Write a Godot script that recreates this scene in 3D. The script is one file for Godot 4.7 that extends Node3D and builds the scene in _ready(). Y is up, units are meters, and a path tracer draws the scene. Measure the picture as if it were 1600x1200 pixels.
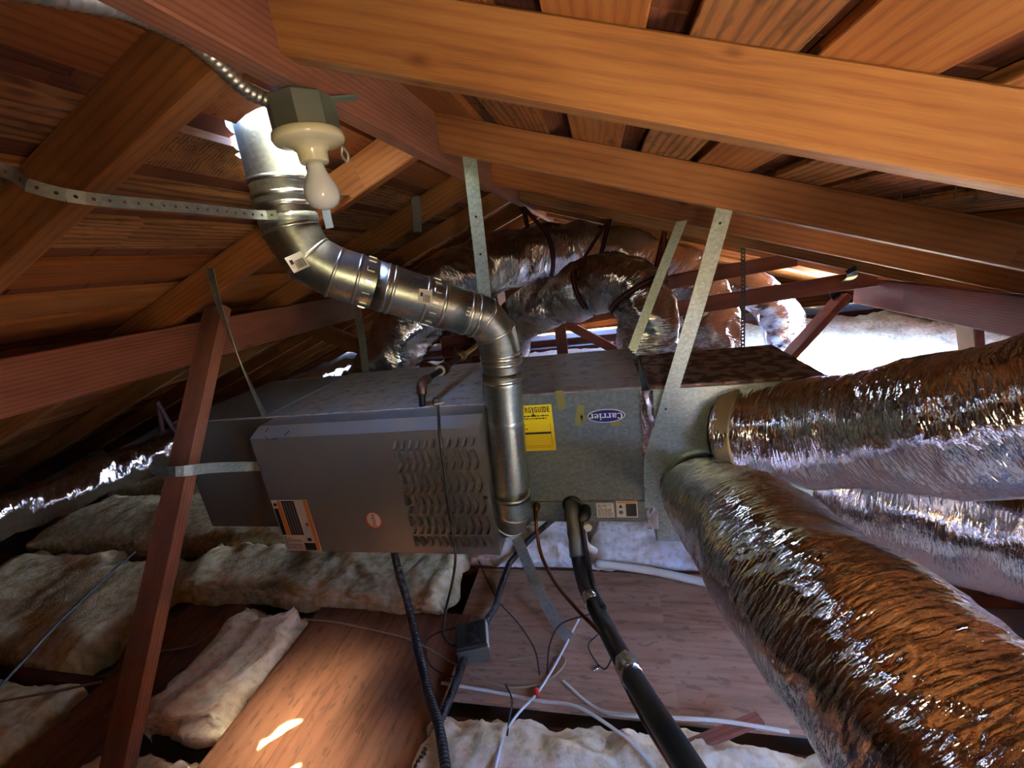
extends Node3D
# Attic with a horizontal gas furnace hung from the rafters.
const H := 1.2          # height of the camera above the joist tops; y below is given relative to the camera

var used := {}
var M := {}
var rng := RandomNumberGenerator.new()

# ------------------------------------------------------------------ helpers
func P(x: float, y: float, z: float) -> Vector3:
	return Vector3(x, y + H, z)

func pts(a: Array) -> Array:
	var r := []
	for p in a:
		r.append(P(p[0], p[1], p[2]))
	return r

func numbered(called: String) -> String:
	var n: int = used.get(called, 0)
	used[called] = n + 1
	return called if n == 0 else "%s_%03d" % [called, n]

func tag(o: Node, label: String, category: String, group := "") -> Node:
	o.set_meta("label", label)
	o.set_meta("category", category)
	if group != "":
		o.set_meta("group", group)
	return o

func thing(called: String, label: String, category: String, base: Vector3, group := "") -> Node3D:
	var o := Node3D.new()
	o.name = numbered(called)
	add_child(o)
	o.position = base
	tag(o, label, category, group)
	return o

func off(parent: Node) -> Vector3:
	var p := Vector3.ZERO
	var n := parent
	while n != self and n != null:
		p += (n as Node3D).position
		n = n.get_parent()
	return p

func ST() -> SurfaceTool:
	var st := SurfaceTool.new()
	st.begin(Mesh.PRIMITIVE_TRIANGLES)
	return st

func obj(called: String, st: SurfaceTool, mat: Material, parent: Node = self, tangents := true) -> MeshInstance3D:
	if tangents:
		st.generate_tangents()
	var m := st.commit()
	return put(called, m, mat, parent)

func put(called: String, m: Mesh, mat: Material, parent: Node = self) -> MeshInstance3D:
	var o := MeshInstance3D.new()
	o.mesh = m
	o.material_override = mat
	o.name = numbered(called) if parent == self else called
	parent.add_child(o, true)
	if parent != self:
		o.position = -off(parent)
	o.cast_shadow = GeometryInstance3D.SHADOW_CASTING_SETTING_ON
	return o

func tri(st: SurfaceTool, a: Vector3, b: Vector3, c: Vector3, n: Vector3, ua: Vector2, ub: Vector2, uc: Vector2) -> void:
	if (c - a).cross(b - a).dot(n) < 0.0:
		var t := b; b = c; c = t
		var tu := ub; ub = uc; uc = tu
	for i in 3:
		st.set_normal(n)
		st.set_uv([ua, ub, uc][i])
		st.add_vertex([a, b, c][i])

func quad(st: SurfaceTool, a: Vector3, b: Vector3, c: Vector3, d: Vector3, n: Vector3, uvs: Array = []) -> void:
	if uvs.is_empty():
		var L := (b - a).length()
		var W := (d - a).length()
		uvs = [Vector2(0, 0), Vector2(L, 0), Vector2(L, W), Vector2(0, W)]
	tri(st, a, b, c, n, uvs[0], uvs[1], uvs[2])
	tri(st, a, c, d, n, uvs[0], uvs[2], uvs[3])

# chamfered box: centre, half sizes, basis (x is the long direction for the grain), chamfer
func cbox(st: SurfaceTool, c: Vector3, h: Vector3, B := Basis.IDENTITY, ch := 0.002, uo := Vector2.ZERO) -> void:
	var k: float = min(ch, min(h.x, min(h.y, h.z)) * 0.49)
	var f := func(ax: int, s: Vector3) -> Vector3:
		var v := Vector3(s.x * (h.x - k), s.y * (h.y - k), s.z * (h.z - k))
		v[ax] = s[ax] * h[ax]
		return v
	var uvf := func(ax: int, v: Vector3) -> Vector2:
		if ax == 0: return uo + Vector2(v.z, v.y + h.y)
		if ax == 1: return uo + Vector2(v.x, v.z + h.z)
		return uo + Vector2(v.x, v.y + h.y)
	for ax in 3:
		var a1 := (ax + 1) % 3
		var a2 := (ax + 2) % 3
		for sg in [-1.0, 1.0]:
			var q := []
			for cc in [[-1, -1], [1, -1], [1, 1], [-1, 1]]:
				var s := Vector3.ZERO
				s[ax] = sg; s[a1] = cc[0]; s[a2] = cc[1]
				q.append(f.call(ax, s))
			var n := Vector3.ZERO
			n[ax] = sg
			quad(st, c + B * q[0], c + B * q[1], c + B * q[2], c + B * q[3], B * n, [uvf.call(ax, q[0]), uvf.call(ax, q[1]), uvf.call(ax, q[2]), uvf.call(ax, q[3])])
		# edges parallel to ax
		for s1 in [-1.0, 1.0]:
			for s2 in [-1.0, 1.0]:
				var sa := Vector3.ZERO
				sa[ax] = -1; sa[a1] = s1; sa[a2] = s2
				var sb := sa
				sb[ax] = 1
				var p0: Vector3 = f.call(a1, sa); var p1: Vector3 = f.call(a1, sb)
				var p2: Vector3 = f.call(a2, sb); var p3: Vector3 = f.call(a2, sa)
				var n2 := Vector3.ZERO
				n2[a1] = s1; n2[a2] = s2
				var ua: Vector2 = uvf.call(a1 if a1 != 0 else a2, p0)
				quad(st, c + B * p0, c + B * p1, c + B * p2, c + B * p3, (B * n2).normalized(), [ua, uvf.call(a1 if a1 != 0 else a2, p1), uvf.call(a1 if a1 != 0 else a2, p2), uvf.call(a1 if a1 != 0 else a2, p3)])
	for i in 8:
		var s3 := Vector3(1 if i & 1 else -1, 1 if i & 2 else -1, 1 if i & 4 else -1)
		tri(st, c + B * f.call(0, s3), c + B * f.call(1, s3), c + B * f.call(2, s3), (B * s3).normalized(), uo, uo, uo)

# timber from a to b: w across (horizontal-ish side), hh along up
func timber(st: SurfaceTool, a: Vector3, b: Vector3, w: float, hh: float, up := Vector3.UP, ch := 0.003, uo := Vector2(-1, -1)) -> void:
	var d := (b - a).normalized()
	var side := d.cross(up).normalized()
	var u2 := side.cross(d).normalized()
	if uo.x < 0:
		uo = Vector2(rng.randf() * 3.0, rng.randf() * 0.2)
	cbox(st, (a + b) * 0.5, Vector3(a.distance_to(b) * 0.5, hh * 0.5, w * 0.5), Basis(d, u2, side), ch, uo)

func spline(p: Array, step: float) -> Array:
	var out := []
	for i in p.size() - 1:
		var p0: Vector3 = p[max(i - 1, 0)]
		var p1: Vector3 = p[i]
		var p2: Vector3 = p[i + 1]
		var p3: Vector3 = p[min(i + 2, p.size() - 1)]
		if i == 0: p0 = p1 * 2.0 - p2
		if i + 2 > p.size() - 1: p3 = p2 * 2.0 - p1
		var n: int = max(1, int(ceil(p1.distance_to(p2) / step)))
		for k in n:
			var t := float(k) / n
			out.append(p1.cubic_interpolate(p2, p0, p3, t))
	out.append(p[-1])
	return out

# grid of points -> smooth surface. g[i][j]; wrap in j
func surf(st: SurfaceTool, g: Array, uv: Array, wrap: bool, flip := false) -> void:
	var ni := g.size()
	var nj: int = g[0].size()
	var nrm := []
	for i in ni:
		var row := []
		for j in nj:
			var a: Vector3 = g[max(i - 1, 0)][j]
			var b: Vector3 = g[min(i + 1, ni - 1)][j]
			var jm := j - 1
			var jp := j + 1
			if wrap:
				if jm < 0: jm = nj - 2
				if jp > nj - 1: jp = 1
			else:
				jm = max(jm, 0); jp = min(jp, nj - 1)
			var n := (b - a).cross(g[i][jp] - g[i][jm])
			if flip: n = -n
			row.append(n.normalized() if n.length() > 1e-12 else Vector3.UP)
		nrm.append(row)
	for i in ni:
		for j in nj:
			st.set_normal(nrm[i][j])
			st.set_uv(uv[i][j])
			st.add_vertex(g[i][j])
	for i in ni - 1:
		for j in nj - 1:
			var a := i * nj + j
			var b := a + nj
			if flip:
				for k in [a, b, a + 1, a + 1, b, b + 1]: st.add_index(k)
			else:
				for k in [a, a + 1, b, a + 1, b + 1, b]: st.add_index(k)

# swept tube; disp(s, ang) added to the radius (Callable or null)
func tube_mesh(p: Array, r: float, seg: int, step: float, disp = null, caps := true, squash := 1.0) -> SurfaceTool:
	var c := spline(p, step)
	var n := c.size()
	var g := []
	var uv := []
	var s := 0.0
	var ref := Vector3.UP
	var d0: Vector3 = (c[1] - c[0]).normalized()
	if abs(d0.dot(ref)) > 0.9: ref = Vector3.RIGHT
	var nn := (ref - d0 * ref.dot(d0)).normalized()
	for i in n:
		var d: Vector3 = (c[min(i + 1, n - 1)] - c[max(i - 1, 0)]).normalized()
		nn = (nn - d * nn.dot(d)).normalized()
		var bb := d.cross(nn)
		if i > 0: s += c[i].distance_to(c[i - 1])
		if caps and i == 0:
			var row0 := []; var u0 := []
			for j in seg + 1:
				row0.append(c[0]); u0.append(Vector2(0, 0))
			g.append(row0); uv.append(u0)
		var row := []
		var ur := []
		for j in seg + 1:
			var an := TAU * (j % seg) / seg
			var rr := r
			if disp != null: rr += disp.call(s, an, c[i] + nn * cos(an) * r + bb * sin(an) * r)
			row.append(c[i] + (nn * cos(an) * squash + bb * sin(an)) * rr)
			ur.append(Vector2(s, TAU * r * j / seg))
		g.append(row)
		uv.append(ur)
		if caps and i == n - 1:
			var row1 := []; var u1 := []
			for j in seg + 1:
				row1.append(c[i]); u1.append(Vector2(s, 0))
			g.append(row1); uv.append(u1)
	var st := ST()
	surf(st, g, uv, true)
	return st

func tube(called: String, p: Array, r: float, mat: Material, parent: Node = self, seg := 10, step := 0.02, disp = null) -> MeshInstance3D:
	return obj(called, tube_mesh(p, r, seg, step, disp), mat, parent)

# lathe: profile [[r, t]...] along axis from o
func lathe(prof: Array, o: Vector3, axis: Vector3, seg := 24) -> SurfaceTool:
	axis = axis.normalized()
	var ref := Vector3.RIGHT if abs(axis.y) > 0.8 else Vector3.UP
	var nn := (ref - axis * ref.dot(axis)).normalized()
	var bb := axis.cross(nn)
	var g := []
	var uv := []
	for q in prof:
		var row := []
		var ur := []
		for j in seg + 1:
			var an := TAU * (j % seg) / seg
			row.append(o + axis * q[1] + (nn * cos(an) + bb * sin(an)) * max(q[0], 0.00001))
			ur.append(Vector2(q[1], q[0] * an))
		g.append(row); uv.append(ur)
	var st := ST()
	surf(st, g, uv, true)
	return st

# faceted lathe
func flat_lathe(prof: Array, o: Vector3, axis: Vector3, seg := 8) -> SurfaceTool:
	axis = axis.normalized()
	var ref := Vector3.RIGHT if abs(axis.y) > 0.8 else Vector3.UP
	var nn := (ref - axis * ref.dot(axis)).normalized()
	var bb := axis.cross(nn)
	var st := ST()
	for i in prof.size() - 1:
		for j in seg:
			var q := []
			for e in [[i, j], [i, j + 1], [i + 1, j + 1], [i + 1, j]]:
				var an: float = TAU * (e[1] + 0.5) / seg
				q.append(o + axis * prof[e[0]][1] + (nn * cos(an) + bb * sin(an)) * max(prof[e[0]][0], 0.00001))
			var am := TAU * (j + 1.0) / seg
			var dr: float = prof[i + 1][0] - prof[i][0]
			var dt: float = prof[i + 1][1] - prof[i][1]
			var out := ((nn * cos(am) + bb * sin(am)) * -dt + axis * dr).normalized()
			quad(st, q[0], q[1], q[2], q[3], out)
	return st

# flat band through points; wd gives the width direction at every point
func band(p: Array, width: float, thick: float, wd, step := 0.03) -> SurfaceTool:
	var c := spline(p, step)
	var n := c.size()
	var st := ST()
	var g := [[], [], [], []]
	var s := 0.0
	var ss := []
	for i in n:
		var d: Vector3 = (c[min(i + 1, n - 1)] - c[max(i - 1, 0)]).normalized()
		var w: Vector3 = wd if wd is Vector3 else wd[0].lerp(wd[1], float(i) / (n - 1))
		w = (w - d * w.dot(d)).normalized()
		var t := d.cross(w)
		if i > 0: s += c[i].distance_to(c[i - 1])
		ss.append(s)
		g[0].append(c[i] - w * width * 0.5 + t * thick * 0.5)
		g[1].append(c[i] + w * width * 0.5 + t * thick * 0.5)
		g[2].append(c[i] + w * width * 0.5 - t * thick * 0.5)
		g[3].append(c[i] - w * width * 0.5 - t * thick * 0.5)
	for i in n - 1:
		for k in 4:
			var k2 := (k + 1) % 4
			var a: Vector3 = g[k][i]; var b: Vector3 = g[k][i + 1]; var cc: Vector3 = g[k2][i + 1]; var d2: Vector3 = g[k2][i]
			var nn: Vector3 = (b - a).cross(d2 - a).normalized()
			var ctr: Vector3 = (g[0][i] + g[2][i]) * 0.5
			if nn.dot((a + d2) * 0.5 - ctr) < 0: nn = -nn
			quad(st, a, b, cc, d2, nn, [Vector2(ss[i], 0), Vector2(ss[i + 1], 0), Vector2(ss[i + 1], width), Vector2(ss[i], width)])
	for e in [0, n - 1]:
		var nd: Vector3 = (c[1] - c[0]).normalized() * -1.0 if e == 0 else (c[n - 1] - c[n - 2]).normalized()
		quad(st, g[0][e], g[1][e], g[2][e], g[3][e], nd)
	return st

# perforated hanger tape: every pitch a hole
func perforated(p: Array, width: float, thick: float, wd: Vector3, pitch := 0.02, hole := 0.0036) -> SurfaceTool:
	var c := spline(p, 0.004)
	var cum := [0.0]
	for i in range(1, c.size()): cum.append(cum[-1] + c[i].distance_to(c[i - 1]))
	var at := func(s: float) -> Array:
		s = clamp(s, 0.0, cum[-1])
		var i := 0
		while i < c.size() - 2 and cum[i + 1] < s: i += 1
		var t: float = (s - cum[i]) / max(1e-6, cum[i + 1] - cum[i])
		var d: Vector3 = (c[i + 1] - c[i]).normalized()
		var w := (wd - d * wd.dot(d)).normalized()
		return [c[i].lerp(c[i + 1], t), d, w, d.cross(w)]
	var st := ST()
	var nseg := int(cum[-1] / pitch)
	for k in nseg:
		var f: Array = at.call((k + 0.5) * pitch)
		var o: Vector3 = f[0]; var d: Vector3 = f[1]; var w: Vector3 = f[2]; var t: Vector3 = f[3]
		for face in [1.0, -1.0]:
			var hx := pitch * 0.5 + 0.0002
			var hy := width * 0.5
			var ring := [Vector2(hx, 0), Vector2(hx, hy), Vector2(0, hy), Vector2(-hx, hy), Vector2(-hx, 0), Vector2(-hx, -hy), Vector2(0, -hy), Vector2(hx, -hy)]
			for q in 8:
				var a0 := TAU * q / 8.0
				var a1 := TAU * (q + 1) / 8.0
				var o0: Vector2 = ring[q]
				var o1: Vector2 = ring[(q + 1) % 8]
				var i0 := Vector2(cos(a0), sin(a0)) * hole
				var i1 := Vector2(cos(a1), sin(a1)) * hole
				var pp := []
				for v in [o0, o1, i1, i0]: pp.append(o + d * v.x + w * v.y + t * thick * 0.5 * face)
				quad(st, pp[0], pp[1], pp[2], pp[3], t * face)
	return st

# ------------------------------------------------------------------ textures
func noise(seed_: int, freq: float, oct := 4, type := FastNoiseLite.TYPE_SIMPLEX_SMOOTH) -> FastNoiseLite:
	var n := FastNoiseLite.new()
	n.seed = seed_
	n.noise_type = type
	n.frequency = freq
	n.fractal_octaves = oct
	if oct <= 1: n.fractal_type = FastNoiseLite.FRACTAL_NONE
	return n

# wood: 1024 x 512 pixels for 3 m x 0.5 m. ramp of three colours
func wood_image(seed_: int, dark: Color, mid: Color, light: Color, rings: float, contrast: float, knots: Array, spots := 0.0, warp := 0.9) -> Image:
	var w := 1024
	var h := 512
	var img := Image.create(w, h, true, Image.FORMAT_RGB8)
	var lo := noise(seed_, 1.0, 3)
	var fib := noise(seed_ + 7, 1.0, 2)
	var blo := noise(seed_ + 13, 1.0, 3)
	var dirt := noise(seed_ + 29, 1.0, 4)
	for y in h:
		var v := y / float(h) * 0.5
		for x in w:
			var u := x / float(w) * 3.0
			var vv := v
			var core := 0.0
			for k in knots:
				var dx: float = (u - k[0]) / k[2]
				var dy: float = (v - k[1]) / (k[2] * 0.6)
				var d2 := dx * dx * 0.5 + dy * dy
				if d2 < 14.0:
					vv += (v - k[1]) * -0.8 * exp(-d2 * 0.35) + k[2] * 0.3 * exp(-d2 * 0.5)
					core = max(core, exp(-d2 * 2.2))
			var ph := vv * rings + warp * lo.get_noise_2d(u * 0.6, vv * 4.0)
			var ring: float = pow(0.5 + 0.5 * sin(ph * TAU), 2.5)
			var f := fib.get_noise_2d(u * 11.0, v * 380.0)
			var b := blo.get_noise_2d(u * 2.0 + 40.0, v * 9.0)
			var t: float = 0.55 - ring * 0.42 * contrast + f * (0.10 + 0.08 * contrast) + b * 0.32
			t -= core * 0.5
			var c := mid.lerp(light, clamp((t - 0.5) * 2.0, 0, 1)) if t > 0.5 else dark.lerp(mid, clamp(t * 2.0, 0, 1))
			if spots > 0.0:
				var s: float = dirt.get_noise_2d(u * 13.0, v * 34.0)
				if s > 0.28: c = c.lerp(dark * 0.6, clamp((s - 0.28) * 4.0, 0, 0.7) * spots)
			img.set_pixel(x, y, c)
	return img

func tex(img: Image) -> ImageTexture:
	img.generate_mipmaps()
	return ImageTexture.create_from_image(img)

func bump_of(img: Image, amount: float) -> ImageTexture:
	var g: Image = img.duplicate()
	g.convert(Image.FORMAT_L8)
	g.convert(Image.FORMAT_RGBA8)
	g.bump_map_to_normal_map(amount)
	return tex(g)

func wood_mat(t: Texture2D, n: Texture2D, tint: Color, offs: float, rough := 0.7) -> StandardMaterial3D:
	var m := StandardMaterial3D.new()
	m.albedo_texture = t
	m.albedo_color = tint
	m.roughness = rough
	m.metallic_specular = 0.3
	if n:
		m.normal_enabled = true
		m.normal_texture = n
		m.normal_scale = 0.5
	m.uv1_scale = Vector3(1.0 / 3.0, 2.0, 1)
	m.uv1_offset = Vector3(offs, offs * 0.37, 0)
	return m

func plain(c: Color, rough := 0.6, metal := 0.0) -> StandardMaterial3D:
	var m := StandardMaterial3D.new()
	m.albedo_color = c
	m.roughness = rough
	m.metallic = metal
	return m

func noise_tex(seed_: int, size: int, freq: float, oct: int, ramp: Array, type := FastNoiseLite.TYPE_SIMPLEX_SMOOTH, ridged := false) -> ImageTexture:
	var n := noise(seed_, freq, oct, type)
	if ridged: n.fractal_type = FastNoiseLite.FRACTAL_RIDGED
	if type == FastNoiseLite.TYPE_CELLULAR: n.cellular_return_type = FastNoiseLite.RETURN_CELL_VALUE
	var im := n.get_seamless_image(size, size)
	im.convert(Image.FORMAT_L8)
	var gr := Gradient.new()
	var o := PackedFloat32Array()
	var cs := PackedColorArray()
	for r in ramp:
		o.append(r[0]); cs.append(r[1])
	gr.offsets = o
	gr.colors = cs
	var out := Image.create(size, size, true, Image.FORMAT_RGB8)
	var lut := []
	for i in 256: lut.append(gr.sample(i / 255.0))
	var data := im.get_data()
	for y in size:
		for x in size:
			out.set_pixel(x, y, lut[data[y * size + x]])
	return tex(out)

func noise_normal(seed_: int, size: int, freq: float, oct: int, amount: float, ridged := false) -> ImageTexture:
	var n := noise(seed_, freq, oct)
	if ridged: n.fractal_type = FastNoiseLite.FRACTAL_RIDGED
	var im := n.get_seamless_image(size, size)
	im.convert(Image.FORMAT_RGBA8)
	im.bump_map_to_normal_map(amount)
	return tex(im)

func crumple() -> ImageTexture:
	# creased foil: sharp folds running mostly round the duct. 0.3 m square
	var n := 768
	var cell := noise(33, 1.0, 1, FastNoiseLite.TYPE_CELLULAR)
	cell.cellular_return_type = FastNoiseLite.RETURN_DISTANCE
	cell.domain_warp_enabled = true
	cell.domain_warp_amplitude = 0.5
	cell.domain_warp_frequency = 1.2
	var rid := noise(35, 1.0, 3)
	rid.fractal_type = FastNoiseLite.FRACTAL_RIDGED
	var fine := noise(37, 1.0, 2)
	var img := Image.create(n, n, false, Image.FORMAT_RGBA8)
	for y in n:
		var v := y / float(n)
		for x in n:
			var u := x / float(n)
			var h := 0.0
			var tw := 0.0
			for q in 2:          # blend two shifted copies so that the tile closes on itself
				var uu := u + q
				var w: float = (1.0 - u) if q == 1 else u
				w = smoothstep(0.0, 1.0, w)
				var k := 0.50 * cell.get_noise_2d(uu * 34.0, v * 7.0) + 0.42 * rid.get_noise_2d(uu * 20.0, v * 3.2) + 0.08 * fine.get_noise_2d(uu * 80.0, v * 30.0)
				h += k * (1.0 - w if q == 0 else 1.0 - w)
			h = 0.5 + 0.42 * h
			img.set_pixel(x, y, Color(h, h, h))
	img.bump_map_to_normal_map(14.0)
	return tex(img)

func materials() -> void:
	var w1 := wood_image(3, Color(0.39, 0.23, 0.13), Color(0.57, 0.385, 0.215), Color(0.69, 0.50, 0.30), 60, 0.45, [[1.02, 0.050, 0.014], [1.39, 0.108, 0.011], [1.3, 0.33, 0.02], [2.2, 0.08, 0.018], [2.6, 0.42, 0.02]])
	var w2 := wood_image(11, Color(0.36, 0.22, 0.16), Color(0.51, 0.33, 0.25), Color(0.59, 0.41, 0.32), 95, 0.6, [[0.8, 0.28, 0.016], [2.4, 0.15, 0.016]])
	var w3 := wood_image(23, Color(0.30, 0.19, 0.11), Color(0.54, 0.365, 0.215), Color(0.66, 0.47, 0.30), 60, 0.9, [[0.5, 0.4, 0.02], [1.7, 0.2, 0.025]], 0.5, 1.6)
	var wp := wood_image(41, Color(0.45, 0.32, 0.23), Color(0.65, 0.50, 0.38), Color(0.73, 0.59, 0.46), 30, 0.35, [[1.0, 0.2, 0.02]], 0.35, 2.5)
	var t1 := tex(w1); var t2 := tex(w2); var t3 := tex(w3); var tp := tex(wp)
	var n1 := bump_of(w1, 2.0); var n2 := bump_of(w2, 2.5); var n3 := bump_of(w3, 2.5); var np := bump_of(wp, 2.0)
	M.rafter = []
	for i in 4:
		M.rafter.append(wood_mat(t1, n1, [Color(1, 1, 1), Color(0.86, 0.82, 0.80), Color(0.95, 0.86, 0.80), Color(0.9, 0.9, 0.86)][i], i * 0.23, 0.55))
	M.red = []
	for i in 3:
		M.red.append(wood_mat(t2, n2, [Color(1, 1, 1), Color(1.0, 0.92, 0.9), Color(0.88, 0.82, 0.8)][i], i * 0.31, 0.65))
	M.board = []
	for i in 6:
		M.board.append(wood_mat(t3 if i % 2 == 0 else t1, n3 if i % 2 == 0 else n1, [Color(1.0, 0.97, 0.92), Color(0.95, 0.84, 0.76), Color(0.88, 0.78, 0.70), Color(1.0, 0.94, 0.88), Color(1, 1, 1), Color(0.8, 0.68, 0.6)][i], i * 0.17, 0.75))
	M.shingle = wood_mat(t2, n2, Color(0.72, 0.64, 0.58), 0.1, 0.85)
	M.ply = wood_mat(tp, np, Color(1, 1, 1), 0.0, 0.7)
	M.ply2 = wood_mat(tp, np, Color(0.80, 0.70, 0.64), 0.4, 0.7)
	M.joist = wood_mat(t2, n2, Color(0.75, 0.7, 0.66), 0.5, 0.8)

	var spangle := noise_tex(5, 256, 0.045, 1, [[0.0, Color(0.66, 0.68, 0.66)], [0.5, Color(0.71, 0.73, 0.71)], [1.0, Color(0.77, 0.79, 0.77)]], FastNoiseLite.TYPE_CELLULAR)
	M.galv = StandardMaterial3D.new()
	M.galv.albedo_texture = spangle
	M.galv.albedo_color = Color(0.92, 0.96, 0.93)
	M.galv.metallic = 0.85
	M.galv.roughness = 0.42
	M.galv.uv1_triplanar = true
	M.galv.uv1_scale = Vector3(13, 13, 13)
	M.pipe = StandardMaterial3D.new()
	M.pipe.albedo_texture = spangle
	M.pipe.albedo_color = Color(0.95, 0.97, 0.93)
	M.pipe.metallic = 1.0
	M.pipe.roughness = 0.36
	M.pipe.uv1_triplanar = true
	M.pipe.uv1_scale = Vector3(12, 12, 12)
	M.dullpipe = M.pipe.duplicate()
	M.dullpipe.roughness = 0.62
	M.dullpipe.metallic = 0.6
	M.collar = plain(Color(0.80, 0.82, 0.78), 0.3, 1.0)
	# coil cabinet: dull grey galvanised steel
	M.coil = StandardMaterial3D.new()
	M.coil.albedo_texture = spangle
	M.coil.albedo_color = Color(0.62, 0.65, 0.64)
	M.coil.metallic = 0.55
	M.coil.roughness = 0.5
	M.coil.uv1_triplanar = true
	M.coil.uv1_scale = Vector3(9, 9, 9)
	# dusty, rust-stained cabinet tops
	var dust := noise_tex(9, 512, 0.012, 5, [[0.0, Color(0.46, 0.42, 0.40)], [0.22, Color(0.60, 0.58, 0.57)], [0.42, Color(0.67, 0.67, 0.68)], [1.0, Color(0.72, 0.73, 0.75)]])
	M.dusty = StandardMaterial3D.new()
	M.dusty.albedo_texture = dust
	M.dusty.roughness = 0.6
	M.dusty.metallic = 0.2
	M.dusty.uv1_triplanar = true
	M.dusty.uv1_scale = Vector3(2.6, 2.6, 2.6)
	var rust := noise_tex(17, 512, 0.016, 5, [[0.0, Color(0.16, 0.08, 0.06)], [0.42, Color(0.25, 0.14, 0.10)], [0.52, Color(0.46, 0.36, 0.32)], [1.0, Color(0.52, 0.45, 0.42)]])
	M.rusty = StandardMaterial3D.new()
	M.rusty.albedo_texture = rust
	M.rusty.roughness = 0.65
	M.rusty.metallic = 0.15
	M.rusty.uv1_triplanar = true
	M.rusty.uv1_scale = Vector3(2.2, 2.2, 2.2)
	M.door = plain(Color(0.40, 0.395, 0.385), 0.4, 0.3)
	M.cabinet = plain(Color(0.36, 0.36, 0.35), 0.5, 0.2)
	M.bluegrey = plain(Color(0.66, 0.69, 0.71), 0.38, 0.5)
	M.coiltop = M.dusty.duplicate()
	M.coiltop.albedo_color = Color(0.80, 0.74, 0.70)
	# foil jacket of the flexible ducts
	M.foil = StandardMaterial3D.new()
	M.foil.albedo_color = Color(0.86, 0.86, 0.87)
	M.foil.metallic = 1.0
	M.foil.roughness = 0.13
	M.foil.normal_enabled = true
	M.foil.normal_texture = crumple()
	M.foil.normal_scale = 1.0
	M.foil.uv1_scale = Vector3(3.3, 3.3, 1)
	M.tape = M.foil.duplicate()
	M.tape.uv1_scale = Vector3(9, 9, 1)
	# insulation
	var fl := noise_tex(51, 512, 0.014, 5, [[0.0, Color(0.66, 0.57, 0.37)], [0.35, Color(0.78, 0.70, 0.50)], [0.6, Color(0.85, 0.79, 0.63)], [1.0, Color(0.91, 0.88, 0.78)]])
	var fw := noise_tex(57, 512, 0.018, 5, [[0.0, Color(0.74, 0.60, 0.48)], [0.3, Color(0.86, 0.79, 0.70)], [0.55, Color(0.91, 0.87, 0.82)], [1.0, Color(0.95, 0.93, 0.90)]])
	var fnrm := noise_normal(53, 512, 0.05, 4, 5.0)
	for k in [["batt_yellow", fl], ["batt_white", fw]]:
		var m := StandardMaterial3D.new()
		m.albedo_texture = k[1]
		m.roughness = 1.0
		m.metallic_specular = 0.05
		m.normal_enabled = true
		m.normal_texture = fnrm
		m.normal_scale = 0.45
		m.uv1_triplanar = true
		m.uv1_scale = Vector3(3, 3, 3)
		M[k[0]] = m
	M.batt_cream = M.batt_white.duplicate()
	M.batt_cream.albedo_color = Color(1.0, 0.95, 0.82)
	M.black = plain(Color(0.075, 0.075, 0.08), 0.5)
	M.blackpipe = plain(Color(0.10, 0.085, 0.08), 0.45, 0.3)
	M.brownpipe = plain(Color(0.22, 0.14, 0.11), 0.5, 0.4)
	M.steel = plain(Color(0.70, 0.69, 0.66), 0.42, 0.9)
	M.darksteel = plain(Color(0.30, 0.29, 0.27), 0.4, 0.85)
	M.boxsteel = plain(Color(0.50, 0.54, 0.48), 0.45, 0.75)
	M.copper = plain(Color(0.45, 0.25, 0.12), 0.45, 0.8)
	M.brass = plain(Color(0.45, 0.35, 0.18), 0.45, 0.8)
	M.white = plain(Color(0.85, 0.82, 0.72), 0.5)
	M.pvc = plain(Color(0.86, 0.84, 0.74), 0.45)
	M.porcelain = plain(Color(0.88, 0.86, 0.70), 0.18)
	M.porcelain.clearcoat_enabled = true
	M.porcelain.clearcoat = 0.6
	M.bulb = plain(Color(0.90, 0.92, 0.93), 0.16)
	M.cable = plain(Color(0.19, 0.19, 0.18), 0.5)
	M.darkwire = plain(Color(0.14, 0.10, 0.08), 0.6)
	M.oldwire = plain(Color(0.62, 0.52, 0.38), 0.65)
	M.rednut = plain(Color(0.85, 0.16, 0.08), 0.4)
	M.yellow = plain(Color(0.93, 0.80, 0.04), 0.5)
	M.paper = plain(Color(0.86, 0.85, 0.80), 0.6)
	M.print = plain(Color(0.06, 0.06, 0.07), 0.6)
	M.grey_print = plain(Color(0.35, 0.35, 0.36), 0.6)
	M.orange = plain(Color(0.88, 0.50, 0.12), 0.5)
	M.redorange = plain(Color(0.78, 0.27, 0.10), 0.5)
	M.blue = plain(Color(0.07, 0.09, 0.36), 0.35)
	M.residue = plain(Color(0.52, 0.50, 0.25), 0.8)
	M.drywall = plain(Color(0.42, 0.36, 0.30), 0.9)
	M.gable = wood_mat(t3, n3, Color(0.7, 0.62, 0.55), 0.7, 0.85)
	M.brick = plain(Color(0.47, 0.24, 0.18), 0.9)
	M.brick2 = plain(Color(0.40, 0.20, 0.16), 0.9)
	M.mortar = plain(Color(0.50, 0.44, 0.40), 0.95)
	M.webbing = plain(Color(0.06, 0.05, 0.05), 0.8)
	M.webred = plain(Color(0.50, 0.07, 0.08), 0.8)
	M.nail = plain(Color(0.22, 0.18, 0.16), 0.5, 0.8)

# ------------------------------------------------------------------ roof, floor, gables
const TANP := 0.359
var cp := cos(atan(TANP))
var sp := sin(atan(TANP))
const RX := -0.415      # ridge
const RY := 0.407       # underside of the sheathing at the ridge
const Z0 := -7.4
const Z1 := 1.1
const HOLE := Vector2(-0.643, -0.880)

func on_roof(side: int, s: float, n: float, z: float) -> Vector3:
	return P(RX, RY, z) + Vector3(side * cp, -sp, 0) * s + Vector3(side * sp, cp, 0) * n

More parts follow.
